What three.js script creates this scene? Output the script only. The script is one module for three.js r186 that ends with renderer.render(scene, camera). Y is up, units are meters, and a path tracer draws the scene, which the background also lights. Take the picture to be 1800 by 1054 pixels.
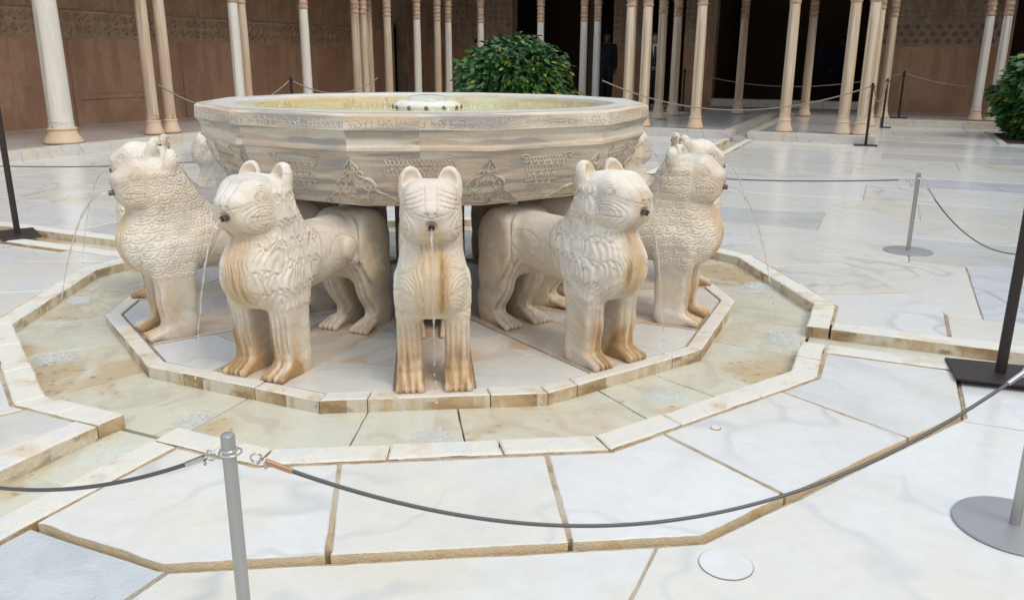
import * as THREE from 'three';
import { mergeGeometries } from 'three/addons/utils/BufferGeometryUtils.js';
import { RoundedBoxGeometry } from 'three/addons/geometries/RoundedBoxGeometry.js';

// ---------------------------------------------------------------- camera, sky, sun, exposure
// Metres, y up. Origin: centre of the fountain. The four water channels run along +x, -x, +z, -z.
const scene = new THREE.Scene();
const camera = new THREE.PerspectiveCamera(39.86, 1024 / 599, 0.05, 200);
{
  const F = new THREE.Vector3(-0.391, -0.278, -0.877).normalize(), U = new THREE.Vector3(-0.119, 0.96, -0.252);
  const R = new THREE.Vector3().crossVectors(F, U).normalize(), V = new THREE.Vector3().crossVectors(R, F);
  camera.position.set(2.242, 1.221, 3.912);
  camera.quaternion.setFromRotationMatrix(new THREE.Matrix4().makeBasis(R, V, F.clone().negate()));
}
scene.add(camera);
const SUN = new THREE.Vector3(0.95, 1.25, 0.42).normalize();
{ // an overcast sky, a little brighter and warmer round the hidden sun
  const W = 128, H = 64, d = new Float32Array(W * H * 4);
  for (let j = 0; j < H; j++) for (let i = 0; i < W; i++) {
    const el = ((j + .5) / H - .5) * Math.PI, ph = ((i + .5) / W - .5) * 2 * Math.PI;
    const x = Math.cos(el) * Math.cos(ph), y = Math.sin(el), z = Math.cos(el) * Math.sin(ph);
    const c = Math.max(0, x * SUN.x + y * SUN.y + z * SUN.z), k = .84 + .16 * Math.max(0, y), g = .55 * Math.pow(c, 4);
    const o = (j * W + i) * 4, s = y < -.02 ? .35 : 1;
    d[o] = s * (.75 * k + g * 1.06); d[o + 1] = s * (.885 * k + g * .98); d[o + 2] = s * (1.03 * k + g * .84); d[o + 3] = 1;
  }
  const t = new THREE.DataTexture(d, W, H, THREE.RGBAFormat, THREE.FloatType);
  t.mapping = THREE.EquirectangularReflectionMapping; t.magFilter = t.minFilter = THREE.LinearFilter; t.needsUpdate = true;
  scene.background = t; scene.environment = t;
}
const sun = new THREE.DirectionalLight(new THREE.Color(1, .84, .64), 1.35);
sun.position.copy(SUN).multiplyScalar(20); sun.castShadow = true; sun.shadow.radius = 40;
Object.assign(sun.shadow.camera, { left: -14, right: 14, top: 14, bottom: -14, near: 1, far: 60 }); sun.shadow.mapSize.set(2048, 2048);
scene.add(sun, sun.target);
const EXPOSURE = 1.08;

// ---------------------------------------------------------------- helpers
const PI = Math.PI, D2R = PI / 180, { sin, cos, abs, min, max, sqrt, floor, hypot } = Math;
const clamp = (x, a = 0, b = 1) => x < a ? a : x > b ? b : x, lerp = (a, b, t) => a + (b - a) * t;
const sstep = (a, b, x) => { const t = clamp((x - a) / (b - a)); return t * t * (3 - 2 * t); };
function rng(s) { return () => { s = s + 0x6D2B79F5 | 0; let t = Math.imul(s ^ s >>> 15, 1 | s); t = t + Math.imul(t ^ t >>> 7, 61 | t) ^ t; return ((t ^ t >>> 14) >>> 0) / 4294967296; }; }
const hash3 = (i, j, k) => { let h = Math.imul(i, 374761393) + Math.imul(j, 668265263) + Math.imul(k, 2147483647 ^ 0x5bd1e995) | 0; h = Math.imul(h ^ h >>> 13, 1274126177); return ((h ^ h >>> 16) >>> 0) / 4294967296; };
function noise3(x, y, z, P = 0) { // value noise, -1..1; P: period
  const i = floor(x), j = floor(y), k = floor(z), f = x - i, g = y - j, h = z - k;
  const u = f * f * (3 - 2 * f), v = g * g * (3 - 2 * g), w = h * h * (3 - 2 * h);
  const m = P ? n => ((n % P) + P) % P : n => n;
  const a = m(i), b = m(i + 1), c = m(j), d = m(j + 1), e = k, q = k + 1;
  return 2 * lerp(lerp(lerp(hash3(a, c, e), hash3(b, c, e), u), lerp(hash3(a, d, e), hash3(b, d, e), u), v), lerp(lerp(hash3(a, c, q), hash3(b, c, q), u), lerp(hash3(a, d, q), hash3(b, d, q), u), v), w) - 1;
}
function fbm(x, y, z, oct = 4, P = 0) { let s = 0, a = .5; for (let o = 0; o < oct; o++) { s += a * noise3(x, y, z + o * 17, P); x *= 2; y *= 2; P *= 2; a *= .5; } return s; }
const enc = c => { c = clamp(c); return 255 * (c <= .0031308 ? 12.92 * c : 1.055 * Math.pow(c, 1 / 2.4) - .055); };
function tex(w, h, fn, srgb = true) { // fn(u, v) -> linear rgb (or a grey number)
  const d = new Uint8Array(w * h * 4);
  for (let j = 0; j < h; j++) for (let i = 0; i < w; i++) {
    let c = fn((i + .5) / w, (j + .5) / h); if (typeof c === 'number') c = [c, c, c];
    const o = (j * w + i) * 4;
    for (let k = 0; k < 3; k++) d[o + k] = srgb ? enc(c[k]) : 255 * clamp(c[k]);
    d[o + 3] = 255;
  }
  const t = new THREE.DataTexture(d, w, h); t.wrapS = t.wrapT = THREE.RepeatWrapping; t.magFilter = THREE.LinearFilter; t.minFilter = THREE.LinearMipmapLinearFilter; t.generateMipmaps = true;
  if (srgb) t.colorSpace = THREE.SRGBColorSpace; t.needsUpdate = true; return t;
}
const rep = (t, x, y = x) => { const c = t.clone(); c.repeat.set(x, y); c.needsUpdate = true; return c; };
const mix3 = (a, b, t) => [lerp(a[0], b[0], t), lerp(a[1], b[1], t), lerp(a[2], b[2], t)];
const lin = (r, g, b) => new THREE.Color().setRGB(r, g, b);
const std = o => new THREE.MeshStandardMaterial(o), phys = o => new THREE.MeshPhysicalMaterial(o);
const used = {};
const numbered = n => { const k = used[n] = (used[n] ?? -1) + 1; return k ? n + '_' + String(k).padStart(3, '0') : n; };
function tag(o, label, category, group, kind) { if (label) o.userData.label = label; if (category) o.userData.category = category; if (group) o.userData.group = group; if (kind) o.userData.kind = kind; return o; }
function group(name, pos = [0, 0, 0], turn = 0) { const o = new THREE.Group(); o.name = numbered(name); o.position.set(...pos); o.rotation.y = turn; scene.add(o); return o; }
function mesh(name, geo, mat, parent = scene) {
  if (Array.isArray(geo)) geo = mergeGeometries(geo.map(g => { g = g.index ? g.toNonIndexed() : g; for (const k of Object.keys(g.attributes)) if (!['position', 'normal', 'uv'].includes(k)) g.deleteAttribute(k); return g; }));
  const m = new THREE.Mesh(geo, mat); m.name = parent === scene ? numbered(name) : name; m.castShadow = m.receiveShadow = true; parent.add(m); return m;
}
function copy(proto, name, pos, turn) { const c = proto.clone(); c.name = numbered(name); c.userData = { ...proto.userData }; c.position.set(...pos); c.rotation.y = turn; scene.add(c); return c; }
function boxUV(g, s = 1, off = 0) { // uv in metres from the main direction of each face
  g = g.index ? g.toNonIndexed() : g; const p = g.attributes.position, uv = new Float32Array(p.count * 2), a = new THREE.Vector3(), b = new THREE.Vector3(), c = new THREE.Vector3(), n = new THREE.Vector3();
  for (let i = 0; i < p.count; i += 3) {
    a.fromBufferAttribute(p, i); b.fromBufferAttribute(p, i + 1); c.fromBufferAttribute(p, i + 2);
    n.copy(b).sub(a).cross(c.clone().sub(a)); const x = abs(n.x), y = abs(n.y), z = abs(n.z);
    [a, b, c].forEach((q, k) => { const t = x > y && x > z ? [q.z, q.y] : y > z ? [q.x, q.z] : [q.x, q.y]; uv[(i + k) * 2] = t[0] * s + off; uv[(i + k) * 2 + 1] = t[1] * s + off * .7; });
  }
  g.setAttribute('uv', new THREE.BufferAttribute(uv, 2)); return g;
}
const box = (w, h, d, x = 0, y = 0, z = 0, off = 0) => boxUV(new THREE.BoxGeometry(w, h, d).translate(x, y, z), 1, off);
const rbox = (w, h, d, r, x = 0, y = 0, z = 0) => boxUV(new RoundedBoxGeometry(w, h, d, 2, r).translate(x, y, z));
const span = (x0, x1, y0, y1, z0, z1) => box(x1 - x0, y1 - y0, z1 - z0, (x0 + x1) / 2, (y0 + y1) / 2, (z0 + z1) / 2);
const tube = (pts, r, seg = 24, rad = 6, closed = false) => new THREE.TubeGeometry(new THREE.CatmullRomCurve3(pts, closed), seg, r, rad, closed);
const V3 = (x, y, z) => new THREE.Vector3(x, y, z);
const lathe = (pts, seg = 24) => new THREE.LatheGeometry(pts.map(p => new THREE.Vector2(p[0], p[1])), seg);
function cyl(a, b, r0, r1 = r0, seg = 10) { // capped, from a to b
  const d = b.clone().sub(a), g = new THREE.CylinderGeometry(r1, r0, d.length(), seg);
  return g.applyQuaternion(new THREE.Quaternion().setFromUnitVectors(V3(0, 1, 0), d.normalize())).translate((a.x + b.x) / 2, (a.y + b.y) / 2, (a.z + b.z) / 2);
}
const ang = a => { a = (a + 30) * D2R; return [sin(a), cos(a)]; };           // lion angle (0 = the lion facing the camera) -> x, z
const dodeca = (R, a) => { const r = R * cos(15 * D2R) / cos((((a % 30) + 45) % 30 - 15) * D2R), [s, c] = ang(a); return [r * s, r * c]; }; // point of a 12-sided ring

// ---- stone slabs: a prism on any outline with an eased edge and uv in metres
const area = p => p.reduce((s, a, i) => { const b = p[(i + 1) % p.length]; return s + a[0] * b[1] - b[0] * a[1]; }, 0) / 2;
function inset(p, d) {
  const n = p.length, out = [];
  for (let i = 0; i < n; i++) {
    const a = p[(i + n - 1) % n], b = p[i], c = p[(i + 1) % n];
    let e = [b[0] - a[0], b[1] - a[1]], f = [c[0] - b[0], c[1] - b[1]]; const le = hypot(...e) || 1, lf = hypot(...f) || 1;
    e = [-e[1] / le, e[0] / le]; f = [-f[1] / lf, f[0] / lf];
    const k = max(.35, 1 + e[0] * f[0] + e[1] * f[1]); out.push([b[0] + d * (e[0] + f[0]) / k, b[1] + d * (e[1] + f[1]) / k]);
  }
  return out;
}
function slabGeo(poly, y, thick, { gap = .006, bevel = .004, rough = 0, step = .05, R = Math.random, turn = 0, split = false } = {}) {
  let p = poly.map(q => [q[0], q[1]]); if (area(p) < 0) p.reverse(); p = inset(p, gap);
  if (rough) { // worn, broken edges
    const q = [], sd = R() * 100;
    p.forEach((a, i) => { const b = p[(i + 1) % p.length], L = hypot(b[0] - a[0], b[1] - a[1]), n = max(1, Math.round(L / step)), nx = -(b[1] - a[1]) / L, nz = (b[0] - a[0]) / L;
      for (let k = 0; k < n; k++) { const t = k / n, w = k ? rough * (noise3(t * L * 11, a[1] * 9, sd + i) * .45 + noise3(t * L * 75, sd, i) * .55 + max(0, noise3(t * L * 7, sd, i + 9) - .55) * 4) : 0; q.push([lerp(a[0], b[0], t) + nx * w, lerp(a[1], b[1], t) + nz * w]); } });
    p = q;
  }
  const top = inset(p, bevel), n = p.length, pos = [], uv = [], idx = [], rings = [[top, y], [p, y - bevel * .8], [p, y - thick]], ca = cos(turn), sa = sin(turn), ox = R() * 7, oz = R() * 7;
  const put = (q, h, k) => { pos.push(q[0], h, q[1]); uv.push(q[0] * ca - q[1] * sa + ox, q[0] * sa + q[1] * ca + oz + k); };
  top.forEach(q => put(q, y, 0));
  for (const t of THREE.ShapeUtils.triangulateShape(top.map(q => new THREE.Vector2(...q)), [])) { const [a, b, c] = t; idx.push(a, c, b); }
  for (let r = 0; r < 2; r++) { const o = pos.length / 3; for (const k of [0, 1]) { let per = 0; rings[r + k][0].forEach((q, i) => { const b = p[(i + 1) % n]; put(q, rings[r + k][1], 0); if (r) { uv[uv.length - 2] = per + ox; uv[uv.length - 1] = rings[r + k][1] + oz; } per += hypot(b[0] - p[i][0], b[1] - p[i][1]); }); } for (let i = 0; i < n; i++) { const j = (i + 1) % n; idx.push(o + i, o + n + j, o + n + i, o + i, o + j, o + n + j); } }
  let g = new THREE.BufferGeometry(); g.setAttribute('position', new THREE.Float32BufferAttribute(pos, 3)); g.setAttribute('uv', new THREE.Float32BufferAttribute(uv, 2)); g.setIndex(idx);
  const nt = idx.length, side = n * 12; g = g.toNonIndexed(); g.computeVertexNormals(); if (split) { g.addGroup(0, nt - side + n * 6, 0); g.addGroup(nt - side + n * 6, side - n * 6, 1); } return g;
}
// cut a 12-sided hole of radius Rad out of a rectangle whose corner or side it covers
function outsideRing(rect, Rad) {
  const inR = p => { for (let k = 0; k < 12; k++) { const [s, c] = ang(k * 30); if (p[0] * s + p[1] * c > Rad * cos(15 * D2R) + 1e-6) return false; } return true; };
  const pts = []; rect.forEach((a, i) => { const b = rect[(i + 1) % rect.length]; for (let k = 0; k < 400; k++) pts.push([lerp(a[0], b[0], k / 400), lerp(a[1], b[1], k / 400), k === 0]); });
  const st = pts.map(inR); if (!st.some(x => x)) return rect; if (st.every(x => x)) return null;
  const n = pts.length; let s0 = 0; for (let i = 0; i < n; i++) if (st[(i + n - 1) % n] && !st[i]) { s0 = i; break; }
  const out = []; let i = s0, last; for (let c = 0; c < n && !st[i]; c++, i = (i + 1) % n) { if (c === 0 || pts[i][2]) out.push([pts[i][0], pts[i][1]]); last = pts[i]; }
  out.push([last[0], last[1]]);
  const A = p => Math.atan2(p[0], p[1]) / D2R - 30, a1 = A(last); let da = A(out[0]) - a1; da -= 360 * Math.round(da / 360);
  const cs = []; for (let c = -735; c <= 735; c += 30) { const t = (c - a1) / da; if (t > .001 && t < .999) cs.push([t, c]); }
  cs.sort((a, b) => a[0] - b[0]).forEach(([, c]) => { const [s, k] = ang(c); out.push([Rad * s, Rad * k]); });
  return out;
}

// ---------------------------------------------------------------- signed-distance meshing (surface nets) for lions and people
const smin = (a, b, k) => { const h = max(k - abs(a - b), 0) / k; return min(a, b) - h * h * k * .25; };
const smax = (a, b, k) => -smin(-a, -b, k);
function seg2(x, y, ax, ay, ra, bx, by, rb) { const dx = bx - ax, dy = by - ay, t = clamp(((x - ax) * dx + (y - ay) * dy) / (dx * dx + dy * dy)); return hypot(x - ax - dx * t, y - ay - dy * t) - lerp(ra, rb, t); }
function seg3(x, y, z, a, b) { const dx = b[0] - a[0], dy = b[1] - a[1], dz = b[2] - a[2], t = clamp(((x - a[0]) * dx + (y - a[1]) * dy + (z - a[2]) * dz) / (dx * dx + dy * dy + dz * dz)); return hypot(x - a[0] - dx * t, y - a[1] - dy * t, z - a[2] - dz * t) - lerp(a[3], b[3], t); }
function ell(x, y, z, c, r) { const a = hypot((x - c[0]) / r[0], (y - c[1]) / r[1], (z - c[2]) / r[2]); return (a - 1) * min(r[0], r[1], r[2]); }
function surfaceNets(f, lo, hi, h) {
  const n = [0, 1, 2].map(i => Math.ceil((hi[i] - lo[i]) / h) + 1), B = 6, nx = n[0], ny = n[1], nz = n[2];
  const val = new Float32Array(nx * ny * nz).fill(1), ix = (i, j, k) => (k * ny + j) * nx + i;
  for (let K = 0; K < nz; K += B) for (let J = 0; J < ny; J += B) for (let I = 0; I < nx; I += B) {
    const d = f(lo[0] + (I + B / 2) * h, lo[1] + (J + B / 2) * h, lo[2] + (K + B / 2) * h), far = abs(d) > B * h * 1.25 + .012;
    for (let k = K; k < min(K + B, nz); k++) for (let j = J; j < min(J + B, ny); j++) for (let i = I; i < min(I + B, nx); i++) val[ix(i, j, k)] = far ? d : f(lo[0] + i * h, lo[1] + j * h, lo[2] + k * h);
  }
  const id = new Int32Array(nx * ny * nz).fill(-1), pos = [], index = [];
  for (let k = 0; k < nz - 1; k++) for (let j = 0; j < ny - 1; j++) for (let i = 0; i < nx - 1; i++) {
    let m = 0, c = 0, sx = 0, sy = 0, sz = 0; const v = [];
    for (let q = 0; q < 8; q++) { const w = val[ix(i + (q & 1), j + (q >> 1 & 1), k + (q >> 2))]; v.push(w); if (w < 0) m |= 1 << q; }
    if (m === 0 || m === 255) continue;
    for (let q = 0; q < 8; q++) for (const b of [1, 2, 4]) if (!(q & b)) { const r = q | b; if ((v[q] < 0) !== (v[r] < 0)) { const t = v[q] / (v[q] - v[r]); c++; sx += (q & 1) + (b === 1 ? t : 0); sy += (q >> 1 & 1) + (b === 2 ? t : 0); sz += (q >> 2) + (b === 4 ? t : 0); } }
    id[ix(i, j, k)] = pos.length / 3; pos.push(lo[0] + (i + sx / c) * h, lo[1] + (j + sy / c) * h, lo[2] + (k + sz / c) * h);
  }
  const S = [1, nx, nx * ny];
  for (let k = 1; k < nz - 1; k++) for (let j = 1; j < ny - 1; j++) for (let i = 1; i < nx - 1; i++) {
    const o = ix(i, j, k), neg = val[o] < 0;
    for (let a = 0; a < 3; a++) if (neg !== (val[o + S[a]] < 0)) {
      const u = S[(a + 1) % 3], w = S[(a + 2) % 3], A = id[o], Bq = id[o - u], Cq = id[o - u - w], Dq = id[o - w];
      if (A < 0 || Bq < 0 || Cq < 0 || Dq < 0) continue;
      neg ? index.push(A, Bq, Cq, A, Cq, Dq) : index.push(A, Cq, Bq, A, Dq, Cq);
    }
  }
  return { pos: new Float32Array(pos), index };
}
// det(x,y,z) pushes the surface out along its normal; colour(x,y,z,n,d) -> linear rgb
function sdfGeo(f, lo, hi, h, det, colour) {
  const { pos, index } = surfaceNets(f, lo, hi, h), N = pos.length / 3, nor = new Float32Array(N * 3), col = new Float32Array(N * 3);
  const grad = (F, x, y, z, e) => { const a = F(x + e, y, z) - F(x - e, y, z), b = F(x, y + e, z) - F(x, y - e, z), c = F(x, y, z + e) - F(x, y, z - e), l = hypot(a, b, c) || 1; return [a / l, b / l, c / l]; };
  const G = det ? (x, y, z) => f(x, y, z) - det(x, y, z) : f;
  for (let i = 0; i < N; i++) {
    let x = pos[3 * i], y = pos[3 * i + 1], z = pos[3 * i + 2]; let g = grad(f, x, y, z, .002);
    const e = clamp(f(x, y, z), -h, h); x -= g[0] * e; y -= g[1] * e; z -= g[2] * e;
    const d = det ? det(x, y, z) : 0, n = grad(G, x, y, z, det ? .0016 : .003);
    pos[3 * i] = x + g[0] * d; pos[3 * i + 1] = y + g[1] * d; pos[3 * i + 2] = z + g[2] * d;
    nor.set(n, 3 * i); if (colour) col.set(colour(x, y, z, n, d), 3 * i);
  }
  const geo = new THREE.BufferGeometry(); geo.setAttribute('position', new THREE.BufferAttribute(pos, 3)); geo.setAttribute('normal', new THREE.BufferAttribute(nor, 3));
  if (colour) geo.setAttribute('color', new THREE.BufferAttribute(col, 3));
  const uv = new Float32Array(N * 2); for (let i = 0; i < N; i++) { const a = abs(nor[3 * i]), b = abs(nor[3 * i + 1]), c = abs(nor[3 * i + 2]), q = a > b && a > c ? [2, 1] : b > c ? [0, 2] : [0, 1]; uv[2 * i] = pos[3 * i + q[0]]; uv[2 * i + 1] = pos[3 * i + q[1]]; }
  geo.setAttribute('uv', new THREE.BufferAttribute(uv, 2)); geo.setIndex(index); return geo;
}

// ---------------------------------------------------------------- materials
const grain = tex(512, 512, (u, v) => .5 + .3 * fbm(u * 16, v * 16, 3, 4, 16) + .2 * noise3(u * 128, v * 128, 1, 128), false);
function marbleTex(seed, base, warm, grey, kw, kg) {
  return tex(1024, 1024, (u, v) => {
    const wx = fbm(u * 4, v * 4, seed, 4, 4), wy = fbm(u * 4, v * 4, seed + 40, 4, 4);
    const cl = fbm(u * 3 + 0 * wx, v * 3, seed + 7, 5, 3);
    const r1 = 1 - abs(noise3((u + v) * 4 + wx * 1.3, (u - v) * 8 + wy * 2.2, seed + 3, 4) * 1.0), sh = sstep(.80, 1, r1) * sstep(-.15, .35, fbm(u * 3, v * 3, seed + 60, 3, 3));
    const st = fbm(u * 4 + wx, v * 24 + wy * 5, seed + 90, 4, 4) * sstep(.1, .4, abs(fbm(u * 2, v * 2, seed + 33, 2, 2)) + .15);
    let c = mix3(base, warm, clamp(kw * sstep(-.05, .36, cl))); c = mix3(c, grey, clamp(kg * (sh * .8 + .55 * max(0, st))));
    const n = 1 + .05 * fbm(u * 64, v * 64, seed, 3, 64); return [c[0] * n, c[1] * n, c[2] * n];
  });
}
const MT = [marbleTex(1, [.71, .715, .72], [.70, .655, .56], [.50, .51, .52], .85, .9), marbleTex(21, [.68, .69, .70], [.68, .62, .51], [.44, .46, .50], .5, 1), marbleTex(51, [.72, .73, .74], [.71, .68, .61], [.56, .58, .60], .7, .7)];
const slabMat = [[0, 1, 1, 1, .24], [1, 1, 1, 1, .27], [2, 1, 1, 1, .2], [1, .93, .95, 1, .2], [0, 1, .98, .93, .24], [2, .95, .97, 1.0, .18]].map(([i, r, g, b, q]) => std({ map: rep(MT[i], .42), color: lin(r, g, b), roughness: q, bumpMap: rep(grain, .8), bumpScale: .0010 }));
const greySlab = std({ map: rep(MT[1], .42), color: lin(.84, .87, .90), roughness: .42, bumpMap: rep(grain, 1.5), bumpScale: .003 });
const stainTex = tex(1024, 1024, (u, v) => {
  const wx = fbm(u * 4, v * 4, 5, 4, 4), a = fbm(u * 3 + wx, v * 3 + wx, 77, 5, 0), b = fbm(u * 5, v * 20 + wx * 3, 31, 5, 0);
  let c = mix3([.72, .66, .57], [.60, .41, .22], sstep(-.02, .42, a) * .75); c = mix3(c, [.52, .45, .36], .4 * sstep(.05, .4, b)); c = mix3(c, [.72, .70, .66], .75 * sstep(.08, .4, -a));
  const s = sstep(.3, .5, fbm(u * 40, v * 40, 9, 3, 40)) * sstep(0, .3, a); return mix3(c, [.22, .14, .07], .5 * s);
});
const channelMat = std({ map: rep(stainTex, .7), roughness: .3, bumpMap: rep(grain, 2), bumpScale: .003 });
const kerbTex = tex(1024, 512, (u, v) => { // cream limestone with rusty, chipped edges
  const a = fbm(u * 6, v * 6, 11, 5, 6), b = fbm(u * 20, v * 20, 15, 4, 20);
  let c = mix3([.77, .745, .68], [.66, .55, .40], sstep(0, .45, a) * .65); c = mix3(c, [.70, .71, .72], sstep(.05, .4, -a) * .8); return mix3(c, [.50, .36, .21], sstep(.12, .5, b) * sstep(-.1, .35, a) * .6);
});
const kerbMat = std({ map: rep(kerbTex, 1.3), roughness: .55, bumpMap: rep(grain, 3), bumpScale: .004 });
const sideTex = tex(1024, 256, (u, v) => { // cream stone with rust that ran down it in places
  const a = fbm(u * 5, v * 3, 61, 5, 0), dr = fbm(u * 46, v * 4, 63, 3, 0), b = fbm(u * 16, v * 12, 67, 4, 0);
  let c = mix3([.70, .63, .51], [.55, .40, .22], .85 * sstep(-.18, .3, a + .5 * dr)); c = mix3(c, [.36, .22, .10], .6 * sstep(.05, .4, a * 1.2 + .45 * b)); return mix3(c, [.20, .14, .08], .5 * sstep(.25, .5, b)); });
const kerbSide = std({ map: rep(sideTex, .8, 2.2), color: lin(1, 1, 1), roughness: .6, bumpMap: rep(grain, 4), bumpScale: .006 });
const ringSide = std({ map: rep(kerbTex, 2.1), color: lin(.98, .84, .62), roughness: .65, bumpMap: rep(grain, 4), bumpScale: .004 });
const mortarTex = tex(512, 512, (u, v) => { const a = fbm(u * 30, v * 30, 4, 4, 30), b = fbm(u * 5, v * 5, 8, 3, 5); return mix3(mix3([.62, .49, .35], [.46, .34, .22], sstep(-.2, .4, a)), [.66, .58, .47], sstep(.05, .4, b)); });
const mortarMat = std({ map: rep(mortarTex, 1), roughness: .95, bumpMap: rep(grain, 6), bumpScale: .008 });
const blotTex = tex(512, 512, (u, v) => { const w = fbm(u * 4, v * 4, 15, 3, 4), a = fbm(u * 3 + w, v * 3, 87, 4, 0), b = fbm(u * 4, v * 18 + w * 3, 35, 4, 0); let c = mix3([.70, .66, .63], [.62, .43, .26], sstep(.02, .22, a) * .75); return mix3(c, [.50, .47, .46], .5 * sstep(.1, .4, b)); });
const plinthStain = std({ map: rep(blotTex, .8), roughness: .4 });
const darkGap = std({ color: lin(.05, .04, .03), roughness: 1 });
const waterMat = phys({ color: lin(.97, 1, .99), roughness: .02, transmission: 1, thickness: 0, ior: 1.33, specularIntensity: .75, bumpMap: rep(tex(512, 512, (u, v) => .5 + .5 * fbm(u * 10, v * 10, 2, 4, 10), false), 1.2), bumpScale: .006 });
const jetMat = phys({ color: lin(1, 1, 1), roughness: .03, transmission: .92, thickness: .01, ior: 1.33 });
const foamMat = phys({ color: lin(.95, .97, 1), roughness: .06, transmission: .9, thickness: 0, ior: 1.33 });
const pitTex = tex(512, 512, (u, v) => { const g = fbm(u * 20, v * 20, 3, 4, 20), p = sstep(.45, .75, noise3(u * 60, v * 60, 5, 60)) * sstep(0, .3, fbm(u * 8, v * 8, 9, 2, 8)); return .6 + .3 * g - .5 * p; }, false);
const lionMat = std({ vertexColors: true, roughness: .62, map: rep(tex(512, 512, (u, v) => { const g = fbm(u * 24, v * 24, 13, 4, 24), p = sstep(.5, .8, noise3(u * 50, v * 50, 5, 50)); return .97 + .08 * g - .10 * p; }), 4), bumpMap: rep(pitTex, 4), bumpScale: .0007 });
const steelMat = std({ color: lin(.46, .46, .44), metalness: .85, roughness: .38 });
const brightSteel = std({ color: lin(.62, .62, .62), metalness: 1, roughness: .22 });
const brownMetal = std({ color: lin(.042, .030, .029), metalness: .3, roughness: .5, bumpMap: rep(grain, 6), bumpScale: .001 });
const blackMetal = std({ color: lin(.02, .017, .018), roughness: .5, metalness: .2 });
const copperMat = std({ color: lin(.55, .33, .2), metalness: .8, roughness: .35 });
const strandTex = tex(64, 64, (u, v) => { const s = abs(sin((v * 3 + u) * PI)); return .12 + .5 * s; });
const cableMat = std({ color: lin(.30, .30, .31), map: rep(strandTex, 1), metalness: .5, roughness: .5 });
const ropeMat = std({ color: lin(.30, .25, .2), roughness: .9 });

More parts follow.
